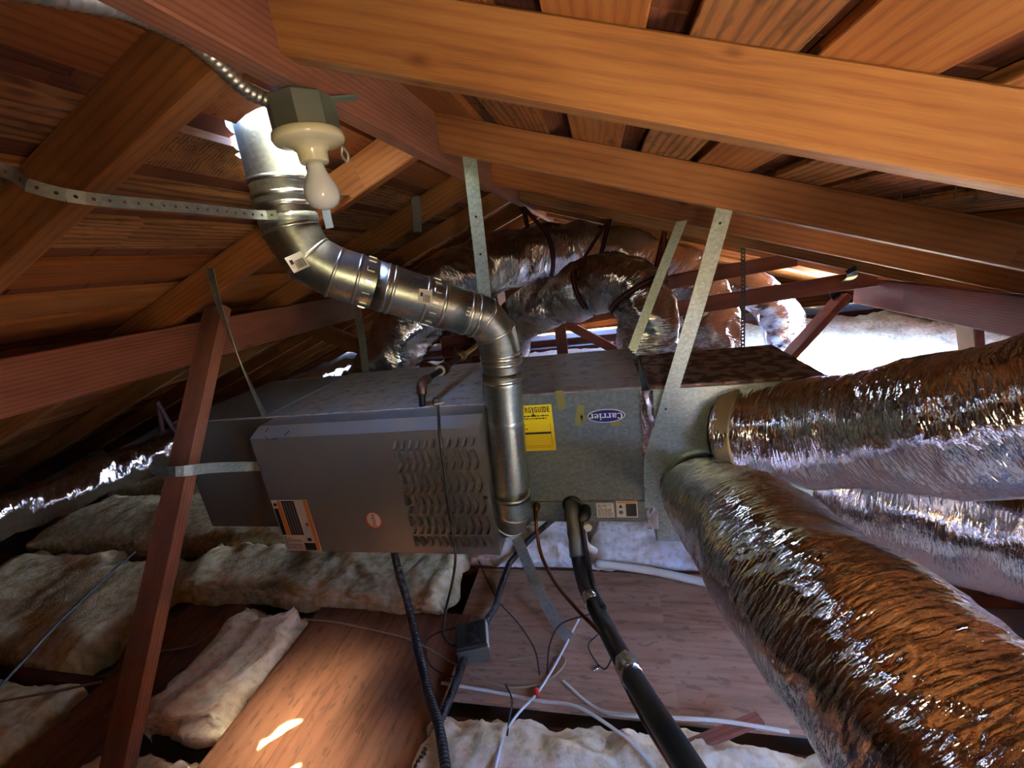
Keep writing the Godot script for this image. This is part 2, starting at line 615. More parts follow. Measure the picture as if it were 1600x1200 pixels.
func slab(st: SurfaceTool, side: int, s0: float, s1: float, z0: float, z1: float, n0: float, n1: float) -> void:
	var d := Vector3(side * cp, -sp, 0)
	var nn := Vector3(side * sp, cp, 0)
	var c := on_roof(side, (s0 + s1) * 0.5, (n0 + n1) * 0.5, (z0 + z1) * 0.5)
	var B := Basis(Vector3(0, 0, 1), nn, d)
	cbox(st, c, Vector3((z1 - z0) * 0.5, (n1 - n0) * 0.5, (s1 - s0) * 0.5), B, 0.0015, Vector2(rng.randf() * 3.0, rng.randf() * 0.3))

# bays of the right slope where the covering is off: s0, s1 down the slope, z0, z1
const OPEN := [[2.15, 2.85, -4.30, -3.15], [1.70, 2.30, 0.05, 0.62]]

func in_open(side: int, s: float, z: float) -> bool:
	if side == 1:
		for o in OPEN:
			if s > o[0] and s < o[1] and z > o[2] and z < o[3]: return true
	return false

func cut_board(side: int, s0: float, s1: float, z0: float, z1: float, n0: float, n1: float, mat: Material, called: String, parent: Node) -> void:
	# a piece of the left slope with the ragged hole for the flue cut through it
	var box := CSGBox3D.new()
	box.size = Vector3(z1 - z0, n1 - n0, s1 - s0)
	box.name = called
	parent.add_child(box, true)
	var d := Vector3(side * cp, -sp, 0)
	var nn := Vector3(side * sp, cp, 0)
	box.transform = Transform3D(Basis(Vector3(0, 0, 1), nn, d), on_roof(side, (s0 + s1) * 0.5, (n0 + n1) * 0.5, (z0 + z1) * 0.5) - off(parent))
	box.material = mat
	var inv := box.transform.affine_inverse()
	var c := CSGCylinder3D.new()
	c.radius = 0.081
	c.height = 0.5
	c.sides = 22
	c.operation = CSGShape3D.OPERATION_SUBTRACTION
	c.name = "flue_cut"
	box.add_child(c)
	c.transform = inv * Transform3D(Basis.IDENTITY, P(HOLE.x, 0.33, HOLE.y) - off(parent))
	var k := CSGBox3D.new()
	k.size = Vector3(0.034, 0.5, 0.024)
	k.operation = CSGShape3D.OPERATION_SUBTRACTION
	k.name = "notch_cut"
	box.add_child(k)
	k.transform = inv * Transform3D(Basis(Vector3.UP, 0.3), P(HOLE.x - 0.080, 0.31, HOLE.y - 0.004) - off(parent))

func roof() -> void:
	var S := 5.3
	var hole_s := (RX - HOLE.x) / cp
	for side in [-1, 1]:
		var c := Node3D.new()
		c.name = "ceiling_left" if side == -1 else "ceiling_right"
		add_child(c)
		c.set_meta("kind", "structure")
		c.set_meta("label", "left roof slope of spaced sheathing boards under wood shingles" if side == -1 else "right roof slope of spaced sheathing boards under wood shingles")
		# sheathing boards
		var s := 0.012
		var k := 0
		while s < 5.2:
			var w := rng.randf_range(0.09, 0.145)
			var g: float = [0.02, 0.05, 0.07, 0.06][rng.randi() % 4]
			var joints := [Z0, -5.5 + 0.61 * (rng.randi() % 3), -2.45 + 0.61 * (rng.randi() % 3) - 0.61, Z1]
			for j in 3:
				var za: float = joints[j] + 0.001
				var zb: float = joints[j + 1] - 0.001
				var mt: Material = M.board[rng.randi() % 6]
				if side == -1 and s < hole_s + 0.1 and s + w > hole_s - 0.1 and za < HOLE.y and zb > HOLE.y:
					var wa := HOLE.y - 0.25
					if wa > za + 0.02:
						var st0 := ST(); slab(st0, side, s, s + w, za, wa, 0.0, 0.019); obj("sheathing_board", st0, mt, c)
					var st1 := ST(); slab(st1, side, s, s + w, HOLE.y + 0.25, zb, 0.0, 0.019); obj("sheathing_board", st1, mt, c)
					cut_board(side, s, s + w, max(za, wa), HOLE.y + 0.25, 0.0, 0.019, mt, "sheathing_board", c)
				elif side == 1:
					var spans := [[za, zb]]
					for o in OPEN:
						if s + w > o[0] and s < o[1]:
							var nxt := []
							for q in spans:
								if q[0] < o[3] and q[1] > o[2]:
									if q[0] < o[2]: nxt.append([q[0], o[2]])
									if q[1] > o[3]: nxt.append([o[3], q[1]])
								else: nxt.append(q)
							spans = nxt
					for q in spans:
						if q[1] - q[0] < 0.03: continue
						var st2 := ST(); slab(st2, side, s, s + w, q[0], q[1], 0.0, 0.019); obj("sheathing_board", st2, mt, c)
				else:
					var st := ST()
					slab(st, side, s, s + w, za, zb, 0.0, 0.019)
					obj("sheathing_board", st, mt, c)
			s += w + g
			k += 1
		# shingles: random widths, one mesh for each course
		var q := 0.0
		while q < 5.2:
			var st := ST()
			var z := Z0
			while z < Z1:
				var w := rng.randf_range(0.08, 0.2)
				var skip := in_open(side, q + 0.07, z + w * 0.5)
				if side == -1 and abs(q + 0.075 - hole_s) < 0.18 and z < HOLE.y + 0.13 and z + w > HOLE.y - 0.13: skip = true
				if not skip:
					slab(st, side, q, q + 0.15, z, min(z + w - 0.003, Z1), 0.0195 + rng.randf() * 0.003, 0.027 + rng.randf() * 0.003)
				z += w
			var o := obj("shingle_course", st, M.shingle, c)
			o.set_meta("kind", "stuff")
			q += 0.15
		# covering
		if side == -1:
			cut_board(side, 0.0, S, Z0, Z1, 0.031, 0.05, M.shingle, "roof_covering", c)
		else:
			var st := ST()
			slab(st, side, 0.0, 1.70, Z0, Z1, 0.031, 0.05)
			slab(st, side, 3.05, S, Z0, Z1, 0.031, 0.05)
			slab(st, side, 1.70, 2.15, Z0, 0.05, 0.031, 0.05)
			slab(st, side, 2.15, 3.05, Z0, -4.30, 0.031, 0.05)
			slab(st, side, 2.85, 3.05, -4.30, -3.15, 0.031, 0.05)
			slab(st, side, 2.15, 3.05, -3.15, 0.05, 0.031, 0.05)
			slab(st, side, 1.70, 3.05, 0.62, Z1, 0.031, 0.05)
			slab(st, side, 2.30, 3.05, 0.05, 0.62, 0.031, 0.05)
			obj("roof_covering", st, M.shingle, c)

func shell() -> void:
	var f := ST()
	cbox(f, P(-0.4, -1.33, -2.8), Vector3(4.9, 0.03, 4.7), Basis.IDENTITY)
	var fo := obj("floor", f, M.drywall)
	fo.set_meta("kind", "structure")
	fo.set_meta("label", "plaster ceiling lath below the attic joists")
	# gables
	for e in 2:
		var poly := CSGPolygon3D.new()
		poly.polygon = PackedVector2Array([Vector2(RX - 4.9, -1.36), Vector2(RX + 4.9, -1.36), Vector2(RX, RY + 0.02)])
		poly.depth = 0.04
		poly.name = "wall_back" if e == 0 else "wall_front"
		poly.material = M.gable
		add_child(poly)
		poly.position = Vector3(0, H, Z0 if e == 0 else Z1)
		poly.set_meta("kind", "structure")
		poly.set_meta("label", "far boarded gable wall" if e == 0 else "near boarded gable wall")
		if e == 0:
			var bb := CSGBox3D.new()
			bb.size = Vector3(1.3, 0.5, 0.3)
			bb.operation = CSGShape3D.OPERATION_SUBTRACTION
			bb.name = "vent_opening"
			poly.add_child(bb)
			bb.position = Vector3(-0.3, -0.45, 0)

func rafters() -> void:
	var i := 0
	# right slope, 2x4 at 0.61 m; bottom edge y = 0.164 - 0.359 x
	var words_r := ["nearest orange-brown rafter crossing the top right", "second rafter on the right, two hanger straps nailed to it", "third rafter on the right, a thin strap nailed to it", "fourth rafter on the right slope counting from camera", "fifth rafter on the right slope counting from camera", "sixth rafter on the right slope counting from camera", "seventh rafter on the right slope counting from camera", "eighth rafter on the right slope counting from camera", "ninth rafter on the right slope counting from camera", "tenth rafter on the right slope counting from camera", "last rafter on the right slope at the far gable"]
	for k in 11:
		var z := -0.619 - 0.61 * k
		var st := ST()
		var x0 := RX + 0.02
		var L := 4.55
		var a := on_roof(1, 0.02, -0.0445 - 0.0003, z)
		var b := on_roof(1, L, -0.0445 - 0.0003, z)
		timber(st, a, b, 0.038, 0.089, Vector3(sp, cp, 0), 0.003, Vector2(0.06 if k == 0 else rng.randf() * 2.0, 0.03 if k == 0 else rng.randf() * 0.3))
		tag(obj("rafter", st, M.rafter[0 if k == 0 else k % 4]), words_r[k], "rafter", "rafters of the right roof slope")
	var words_l := ["nearest dark brown rafter at the upper left", "second rafter on the left, beside the flue pipe", "third rafter on the left, a short loose strap on it", "fourth rafter on the left slope counting from camera", "fifth rafter on the left slope counting from camera", "sixth rafter on the left slope counting from camera", "seventh rafter on the left slope counting from camera", "eighth rafter on the left slope counting from camera", "ninth rafter on the left slope counting from camera", "tenth rafter on the left slope counting from camera", "last rafter on the left slope at the far gable"]
	for k in 11:
		var z := -0.585 - 0.605 * k
		var st := ST()
		timber(st, on_roof(-1, 0.02, -0.0448, z), on_roof(-1, 4.9, -0.0448, z), 0.038, 0.089, Vector3(-sp, cp, 0))
		tag(obj("rafter", st, M.rafter[(k + 1) % 4]), words_l[k], "rafter", "rafters of the left roof slope")
	# ridge in two lengths
	var r1 := ST()
	timber(r1, P(RX, 0.348, 1.05), P(RX, 0.348, -1.80), 0.038, 0.14, Vector3.UP, 0.003, Vector2(0.2, 0.12))
	tag(obj("ridge_beam", r1, M.red[0]), "reddish ridge beam running away overhead from the upper left", "beam")
	var r2 := ST()
	timber(r2, P(RX, 0.352, -1.802), P(RX, 0.352, -7.35), 0.038, 0.12)
	tag(obj("ridge_beam", r2, M.red[1]), "farther length of ridge beam past the splice", "beam")
	# purlins
	var p1 := ST()
	timber(p1, P(-1.45, -0.1300, 1.05), P(-1.45, -0.1300, -2.35), 0.038, 0.14)
	tag(obj("purlin", p1, M.red[2]), "reddish purlin under the left rafters behind the leaning brace", "beam")
	var p2 := ST()
	timber(p2, P(1.40, -0.4165, 1.0), P(1.40, -0.4165, -2.76), 0.038, 0.14)
	tag(obj("purlin", p2, M.red[1]), "reddish purlin under the right rafters above the sunlit insulation", "beam")
	# braces, ties
	var b1 := ST()
	timber(b1, P(-1.385, -0.02, -1.33), P(-1.395, -1.21, -0.545), 0.038, 0.089, Vector3(-1, 0, 0))
	tag(obj("roof_brace", b1, M.red[0]), "long leaning reddish brace in the left foreground", "brace")
	var b2 := ST()
	timber(b2, P(1.31, -0.44, -2.72), P(0.66, -0.98, -2.36), 0.038, 0.10, Vector3(0, 0, 1))
	tag(obj("roof_brace", b2, M.red[1]), "slanting pink-lit brace behind the rusty plenum top", "brace")
	var t1 := ST()
	timber(t1, P(0.22, -0.398, -2.56), P(1.376, -0.330, -2.56), 0.038, 0.085)
	tag(obj("tie_beam", t1, M.red[1]), "nearer thin tie beam reaching the right purlin", "beam")
	var t2 := ST()
	timber(t2, P(0.28, -0.252, -2.67), P(1.05, -0.196, -2.67), 0.038, 0.080)
	tag(obj("tie_beam", t2, M.red[0]), "farther thin tie beam above the other behind perforated strap", "beam")
	var t3 := ST()
	timber(t3, P(-0.9, -0.47, -2.85), P(0.10, -0.40, -2.85), 0.038, 0.089)
	tag(obj("tie_beam", t3, M.rafter[2]), "brown tie beam below the middle foil duct", "beam")
	var t4 := ST()
	timber(t4, P(-0.30, -0.44, -2.888), P(-0.30, -1.28, -2.888), 0.038, 0.075, Vector3(1, 0, 0))
	tag(obj("tie_post", t4, M.red[1]), "short upright post under the brown tie beam", "post")
	var t5 := ST()
	timber(t5, P(-0.27, -0.455, -2.927), P(0.55, -1.02, -2.927), 0.038, 0.06)
	tag(obj("tie_brace", t5, M.red[1]), "thin diagonal brace beside the short upright post", "brace")
	var t6 := ST()
	timber(t6, P(-1.82, -0.20, -2.30), P(-0.9, -0.64, -2.30), 0.038, 0.10)
	tag(obj("tie_brace", t6, M.rafter[1]), "brown diagonal timber behind the left end of furnace", "brace")
	var t7 := ST()
	timber(t7, P(1.44, -0.45, -2.05), P(1.95, -1.28, -2.55), 0.038, 0.089, Vector3(0, 0, 1))
	tag(obj("roof_brace", t7, M.red[2]), "dark brace beyond the foil ducts at the right edge", "brace")

func floor_framing() -> void:
	var zs := [-0.20, -0.79, -1.40, -2.01, -2.62, -3.23, -3.84, -4.45, -5.06, -5.67, -6.28]
	for k in zs.size():
		var st := ST()
		timber(st, P(-4.2, -1.2565, zs[k]), P(3.6, -1.2565, zs[k]), 0.038, 0.089)
		tag(obj("ceiling_joist", st, M.joist), ["ceiling joist nearest the camera under the plywood", "ceiling joist under the front edge of the plywood", "dark ceiling joist showing below the furnace", "fourth ceiling joist from the camera", "fifth ceiling joist from the camera", "sixth ceiling joist from the camera", "seventh ceiling joist from the camera", "eighth ceiling joist from the camera", "ninth ceiling joist from the camera", "tenth ceiling joist from the camera", "farthest ceiling joist by the back gable"][k], "joist", "ceiling joists under the attic")
	var p := ST()
	cbox(p, P(0.22, -1.2055, -1.115), Vector3(0.80, 0.006, 0.27), Basis.IDENTITY, 0.001, Vector2(0.1, 0.0))
	tag(obj("plywood_sheet", p, M.ply), "stained tan plywood strip on the floor below the coil cabinet", "plywood")
	var p2 := ST()
	cbox(p2, P(-0.845, -1.193, -0.55), Vector3(0.585, 0.006, 0.31), Basis(Vector3(0, 0, 1), Vector3.UP, Vector3(-1, 0, 0)), 0.001, Vector2(0.9, 0.0))
	tag(obj("plywood_sheet", p2, M.ply2), "darker brown plywood sheet with sun streaks at bottom left", "plywood")
	var p3 := ST()
	cbox(p3, P(-1.63, -1.2055, -0.78), Vector3(0.42, 0.006, 0.15), Basis(Vector3(0, 0, 1), Vector3.UP, Vector3(-1, 0, 0)), 0.001, Vector2(1.7, 0.0))
	tag(obj("plywood_sheet", p3, M.ply2), "narrow dark plywood offcut behind the leaning brace", "plywood")

# soft batt: rounded loaf with noise. x0..x1 along, z0..z1 across
func batt(x0: float, x1: float, z0: float, z1: float, y0: float, h: float, seed_: int, mat: Material, label: String, res := 0.018, amp := 0.022, tear := 0.03) -> void:
	var nz := noise(seed_, 7.0, 4)
	var nl := noise(seed_ + 5, 2.2, 2)
	var ni: int = max(8, int((x1 - x0) / res))
	var W := z1 - z0
	var nj: int = max(12, int((W + 2.0 * h) / res))
	var g := []
	var uv := []
	for i in ni + 1:
		var t := float(i) / ni
		var row := []
		var ur := []
		var e: float = min(t, 1.0 - t) * (x1 - x0)
		var ef: float = sqrt(clamp(e / 0.05, 0.0, 1.0))
		for j in nj + 1:
			var v := float(j) / nj
			# rounded box profile by superellipse
			var a := PI * (1.0 - v)
			var cx: float = cos(a)
			var cy: float = sin(a)
			var px: float = sign(cx) * pow(abs(cx), 0.35)
			var py: float = pow(abs(cy), 0.4)
			var p := P(lerp(x0, x1, t), y0 + py * h * (0.12 + 0.88 * ef), (z0 + z1) * 0.5 + px * W * 0.5)
			var n1 := nz.get_noise_3d(p.x, p.y * 2.0, p.z)
			var n2 := nl.get_noise_3d(p.x, p.y, p.z)
			p.y += (n1 * amp + n2 * amp * 1.3) * min(1.0, py * 1.2) * ef
			p.z += n1 * tear * px + n2 * tear * px
			p.x += (nz.get_noise_3d(p.z * 1.3, 7.0, p.x) * tear * 1.8) * (1.0 - clamp(e / 0.15, 0.0, 1.0))
			p.y = max(p.y, P(0, y0, 0).y)
			row.append(p)
			ur.append(Vector2(p.x, v * (W + 2 * h)))
		g.append(row); uv.append(ur)
	var st := ST()
	surf(st, g, uv, false, true)
	tag(obj("insulation_batt", st, mat), label, "insulation", "fibreglass batts between the joists")

func insulation() -> void:
	var Y: Material = M.batt_yellow
	var W: Material = M.batt_white
	batt(-0.66, -0.18, -1.98, -1.42, -1.30, 0.19, 1, W, "white batt below the flue elbow behind the furnace", 0.016)
	batt(-0.14, 1.30, -1.98, -1.42, -1.30, 0.20, 2, W, "pinkish white batt below the coil cabinet beside black line", 0.016)
	batt(-1.95, -0.62, -1.44, -1.13, -1.205, 0.10, 3, Y, "yellowish batt lying under the furnace door", 0.014)
	batt(-0.58, 0.62, -0.80, -0.24, -1.30, 0.16, 4, M.batt_cream, "cream white batt at the bottom centre beyond the plywood", 0.014, 0.026)
	batt(-1.47, -1.15, -1.06, -0.66, -1.25, 0.12, 5, M.batt_cream, "torn white batt beside the dark plywood sheet", 0.012, 0.028, 0.05)
	batt(-1.55, -1.15, -0.62, -0.22, -1.30, 0.13, 6, M.batt_cream, "white batt in the bottom left corner beside the brace foot", 0.014, 0.03, 0.04)
	batt(-3.2, -1.98, -1.42, -0.83, -1.30, 0.13, 7, Y, "dim batt at the left edge behind the black cable", 0.025)
	batt(-2.6, -1.82, -0.77, -0.22, -1.30, 0.12, 8, Y, "dim batt in the lower left corner of the view", 0.025)
	batt(-3.4, -0.70, -1.98, -1.47, -1.30, 0.14, 9, Y, "dim batt beyond the yellowish one left of furnace", 0.028)
	batt(-3.6, -0.40, -2.59, -2.03, -1.30, 0.14, 10, Y, "dim batt in the third bay left behind the furnace", 0.035)
	batt(-3.6, -1.22, -3.20, -2.65, -1.30, 0.14, 11, Y, "dim batt in the fourth bay left behind the furnace", 0.04)
	batt(-0.38, 1.2, -2.59, -2.03, -1.30, 0.21, 12, W, "pale batt directly behind the coil cabinet", 0.03)
	batt(-0.38, 1.1, -3.20, -2.65, -1.30, 0.21, 13, W, "pale batt under the brown tie beam and post", 0.03)
	batt(-1.6, 1.05, -3.81, -3.26, -1.30, 0.21, 14, W, "pale batt beyond the short upright post", 0.035)
	batt(-1.8, 1.05, -4.42, -3.87, -1.30, 0.21, 15, W, "pale batt two bays beyond the short upright post", 0.04)
	batt(-2.4, 1.05, -5.03, -4.48, -1.30, 0.21, 16, W, "farthest pale batt seen past the tie post", 0.05)
	batt(1.22, 3.4, -2.59, -2.03, -1.30, 0.15, 17, Y, "warm-lit batt nearest under the right purlin", 0.03)
	batt(1.15, 3.4, -3.20, -2.65, -1.30, 0.16, 18, Y, "brightly lit batt just behind the plenum on the right", 0.025, 0.03)
	batt(1.10, 3.4, -3.81, -3.26, -1.30, 0.17, 19, Y, "nearer of the sunlit batts below the roof opening", 0.025, 0.035)
	batt(1.08, 3.4, -4.42, -3.87, -1.30, 0.17, 20, Y, "second of the sunlit batts below the roof opening", 0.025, 0.035)
	batt(1.08, 3.3, -5.03, -4.48, -1.30, 0.17, 21, Y, "batt just beyond the sunlit ones on the right", 0.035, 0.035)
	batt(1.08, 3.3, -5.64, -5.09, -1.30, 0.17, 22, Y, "farthest batt toward the right eave", 0.04, 0.035)
	batt(0.85, 2.3, -0.16, 0.90, -1.30, 0.15, 24, W, "sunlit batt on the floor right of the camera", 0.05)
	batt(1.32, 3.0, -1.98, -1.42, -1.30, 0.15, 23, W, "pale batt hidden mostly below the right foil ducts", 0.035)

# ------------------------------------------------------------------ flat print pieces
func rect(called: String, x0: float, y0: float, x1: float, y1: float, z: float, mat: Material, parent: Node, t := 0.0008) -> MeshInstance3D:
	var st := ST()
	cbox(st, P((x0 + x1) * 0.5, (y0 + y1) * 0.5, z + t * 0.5), Vector3(abs(x1 - x0) * 0.5, abs(y1 - y0) * 0.5, t * 0.5), Basis.IDENTITY, 0.0002)
	return obj(called, st, mat, parent)

func ellipse(called: String, c: Vector3, rx: float, ry: float, t: float, mat: Material, parent: Node) -> MeshInstance3D:
	var st := ST()
	var n := 40
	for i in n:
		var a := TAU * i / n
		var b := TAU * (i + 1) / n
		var pa := c + Vector3(cos(a) * rx, sin(a) * ry, t)
		var pb := c + Vector3(cos(b) * rx, sin(b) * ry, t)
		tri(st, c + Vector3(0, 0, t), pa, pb, Vector3(0, 0, 1), Vector2.ZERO, Vector2(1, 0), Vector2(1, 1))
		quad(st, pa, pb, pb - Vector3(0, 0, t), pa - Vector3(0, 0, t), Vector3(cos(a), sin(a), 0))
	return obj(called, st, mat, parent)

func words(text: String, c: Vector3, height: float, mat: Material, parent: Node, rot := 0.0, font_name := "Droid Sans", bold := false, italic := false, squeeze := 1.0) -> MeshInstance3D:
	var f := SystemFont.new()
	f.font_names = PackedStringArray([font_name])
	if bold: f.font_weight = 700
	f.font_italic = italic
	var tm := TextMesh.new()
	tm.text = text
	tm.font = f
	tm.font_size = 48
	tm.pixel_size = height / 36.0
	tm.depth = 0.0006
	tm.curve_step = 2.0
	var o := MeshInstance3D.new()
	o.mesh = tm
	o.material_override = mat
	o.name = "lettering"
	parent.add_child(o, true)
	o.transform = Transform3D(Basis(Vector3(0, 0, 1), rot) * Basis.from_scale(Vector3(squeeze, 1, 1)), c - off(parent))
	return o

func text_lines(x0: float, y0: float, x1: float, y1: float, n: int, z: float, mat: Material, parent: Node, seed_: int) -> void:
	# rows of unreadably small print
	var r := RandomNumberGenerator.new()
	r.seed = seed_
	var st := ST()
	var dy := (y1 - y0) / n
	for i in n:
		var x := x0
		while x < x1 - 0.003:
			var w: float = min(r.randf_range(0.003, 0.011), x1 - x)
			cbox(st, P(x + w * 0.5, y0 + dy * (i + 0.5), z + 0.0002), Vector3(w * 0.5, abs(dy) * 0.24, 0.0002), Basis.IDENTITY, 0.0001)
			x += w + 0.002
			if r.randf() < 0.06: break
	obj("small_print", st, mat, parent)

# ------------------------------------------------------------------ furnace
func furnace() -> void:
	var t := thing("gas_furnace", "grey horizontal gas furnace with louvered door hung from the rafters", "furnace", P(-0.78, -0.865, -1.45))
	var zf := -1.19
	var st := ST()
	cbox(st, P(-0.78, -0.640, -1.465), Vector3(0.41, 0.225, 0.275), Basis.IDENTITY, 0.004)
	obj("cabinet", st, M.cabinet, t)
	var tp := ST()
	cbox(tp, P(-0.78, -0.412, -1.467), Vector3(0.413, 0.003, 0.278), Basis.IDENTITY, 0.001)
	var top := obj("top_panel", tp, M.dusty, t)
	top.set_meta("label", "dusty stained top panel")
	# door: sheet-metal box with a bevelled top and punched louvers
	var x0 := -1.145
	var x1 := -0.366
	var z := -1.06
	var yb := -0.866
	var yt := -0.437
	var d := ST()
	# sides, bottom, bevel, top
	var prof := [Vector2(z, yb), Vector2(z, yt), Vector2(-1.108, -0.4125), Vector2(zf, -0.4125), Vector2(zf, yb)]
	for e in [x0, x1]:
		var n := Vector3(-1, 0, 0) if e == x0 else Vector3(1, 0, 0)
		quad(d, P(e, prof[0].y, prof[0].x), P(e, prof[1].y, prof[1].x), P(e, prof[3].y, zf), P(e, prof[4].y, zf), n)
		tri(d, P(e, prof[1].y, prof[1].x), P(e, prof[2].y, prof[2].x), P(e, prof[3].y, prof[3].x), n, Vector2.ZERO, Vector2(0, 1), Vector2(1, 1))
	quad(d, P(x0, yb, z), P(x1, yb, z), P(x1, yb, zf), P(x0, yb, zf), Vector3.DOWN)
	# louver rows in the front sheet
	var lx0 := -0.648
	var pitch := 0.0243
	var sw := 0.0125
	var ytop := -0.466
	var row_h := 0.0372
	var slot_h := 0.0275
	var sl := 0.0105
	var F := Vector3(0, 0, 1)
	var cur := yt
	var slots := []
	for r in 10:
		var a := ytop - r * row_h - (0.0 if r % 2 == 0 else -0.001)
		var b := a - slot_h
		quad(d, P(x0, cur, z), P(x1, cur, z), P(x1, a, z), P(x0, a, z), F)
		var ta := sl if r % 2 == 0 else 0.0
		var tb := 0.0 if r % 2 == 0 else sl
		var pl_t := x0
		var pl_b := x0
		for i in 11:
			var xx := lx0 + i * pitch
			quad(d, P(pl_t, a, z), P(xx + ta, a, z), P(xx + tb, b, z), P(pl_b, b, z), F)
			pl_t = xx + ta + sw
			pl_b = xx + tb + sw
			slots.append([r, xx, a, b, ta, tb])
		quad(d, P(pl_t, a, z), P(x1, a, z), P(x1, b, z), P(pl_b, b, z), F)
		cur = b
	quad(d, P(x0, cur, z), P(x1, cur, z), P(x1, yb, z), P(x0, yb, z), F)
	# inside back sheet so that the slots look into a closed box
	quad(d, P(x0, yb, zf + 0.004), P(x1, yb, zf + 0.004), P(x1, -0.414, zf + 0.004), P(x0, -0.414, zf + 0.004), F)
	var door := obj("door", d, M.door, t)
	door.set_meta("label", "large grey door panel with slanted louvers")
	var bv := ST()
	quad(bv, P(x0, yt, z), P(x1, yt, z), P(x1, -0.4125, -1.108), P(x0, -0.4125, -1.108), Vector3(0, 0.89, 0.46).normalized())
	quad(bv, P(x0, -0.4125, -1.108), P(x1, -0.4125, -1.108), P(x1, -0.4125, zf), P(x0, -0.4125, zf), Vector3.UP)
	obj("door_top", bv, M.bluegrey, door)
	for s in slots:
		var up: bool = s[0] % 2 == 0
		var l := ST()
		var A := P(s[1] + s[4], s[2], z)
		var Bq := P(s[1] + s[5], s[3], z)
		var dx := Vector3(sw, 0, 0)
		if up:
			var inn := dx * 0.55 + Vector3(0.0, 0, -0.010)
			quad(l, A, A + inn, Bq + inn, Bq, Vector3(0.8, 0, 0.6))
		else:
			# hood pushed outwards: flush at the top, proud at the bottom, closed at both ends
			var o := Vector3(0, 0.003, 0.019)
			quad(l, A, A + dx, Bq + dx + o, Bq + o, Vector3(0.0, 0.61, 0.79))
			tri(l, A + dx, Bq + dx + o, Bq + dx, Vector3(1, 0, 0), Vector2.ZERO, Vector2(1, 0), Vector2(1, 1))
			tri(l, A, Bq + o, Bq, Vector3(-1, 0, 0), Vector2.ZERO, Vector2(1, 0), Vector2(1, 1))
		obj("louver", l, M.door, door)
	# latch hole
	obj("door_knob", lathe([[0.0, 0.001], [0.006, 0.001], [0.007, 0.0]], P(-0.383, -0.663, z), Vector3(0, 0, 1), 16), M.print, door)
	# knockout outline on the bevel
	var ko := []
	for i in 9:
		var a := lerp(PI * 0.95, PI * 2.05, i / 8.0) as float
		ko.append(P(-1.055 + cos(a) * 0.048, -0.419 + sin(a) * 0.020, -1.094 - sin(a) * 0.042))
	for i in [0, 2, 4, 6]:
		obj("knockout_slit", tube_mesh([ko[i], ko[i + 1]], 0.0012, 5, 0.02), M.print, door)
	# round badge
	var bc := P(-0.774, -0.742, z)
	var bd := ellipse("brand_badge", bc, 0.029, 0.031, 0.0006, M.redorange, door)
	ellipse("badge_face", bc + Vector3(0.001, 0.002, 0.0006), 0.024, 0.027, 0.0004, M.paper, bd)
	words("PAYNE", bc + Vector3(0.0, 0.001, 0.0014), 0.013, M.redorange, bd, -PI / 2, "Droid Sans", true, false, 0.85)
	# warning label
	var wl := rect("warning_label", -1.143, -0.865, -1.003, -0.663, z, M.paper, door)
	var zz := z + 0.0008
	rect("orange_band", -1.122, -0.80, -1.107, -0.665, zz, M.orange, wl, 0.0003)
	rect("orange_band", -1.018, -0.863, -1.005, -0.665, zz, M.orange, wl, 0.0003)
	rect("black_panel", -1.105, -0.80, -1.054, -0.666, zz, M.print, wl, 0.0003)
	rect("black_panel", -1.140, -0.80, -1.124, -0.695, zz, M.print, wl, 0.0003)
	rect("black_panel", -1.064, -0.861, -1.02, -0.832, zz, M.print, wl, 0.0003)
	rect("red_symbol", -1.034, -0.764, -1.024, -0.752, zz, M.redorange, wl, 0.0003)
	rect("boot_symbol", -1.046, -0.825, -1.030, -0.812, zz, M.print, wl, 0.0003)
	for k in 4:
		rect("print_column", -1.100 + k * 0.011, -0.795, -1.094 + k * 0.011, -0.672, zz + 0.0003, M.grey_print, wl, 0.0002)
	text_lines(-1.138, -0.858, -1.07, -0.806, 9, zz, M.grey_print, wl, 4)
	obj("flame_symbol", lathe([[0.0, 0.0004], [0.007, 0.0004], [0.007, 0.0]], P(-1.131, -0.680, zz), Vector3(0, 0, 1), 8), M.print, wl)

func return_plenum() -> void:
	var t := thing("return_plenum", "dark sheet metal return plenum box at the furnace left end", "plenum", P(-1.40, -0.866, -1.45))
	var st := ST()
	cbox(st, P(-1.402, -0.640, -1.455), Vector3(0.208, 0.226, 0.262), Basis.IDENTITY, 0.003)
	obj("box", st, M.cabinet, t)
	var tp := ST()
	cbox(tp, P(-1.402, -0.411, -1.455), Vector3(0.209, 0.003, 0.264), Basis.IDENTITY, 0.001)
	obj("top_panel", tp, M.bluegrey, t)

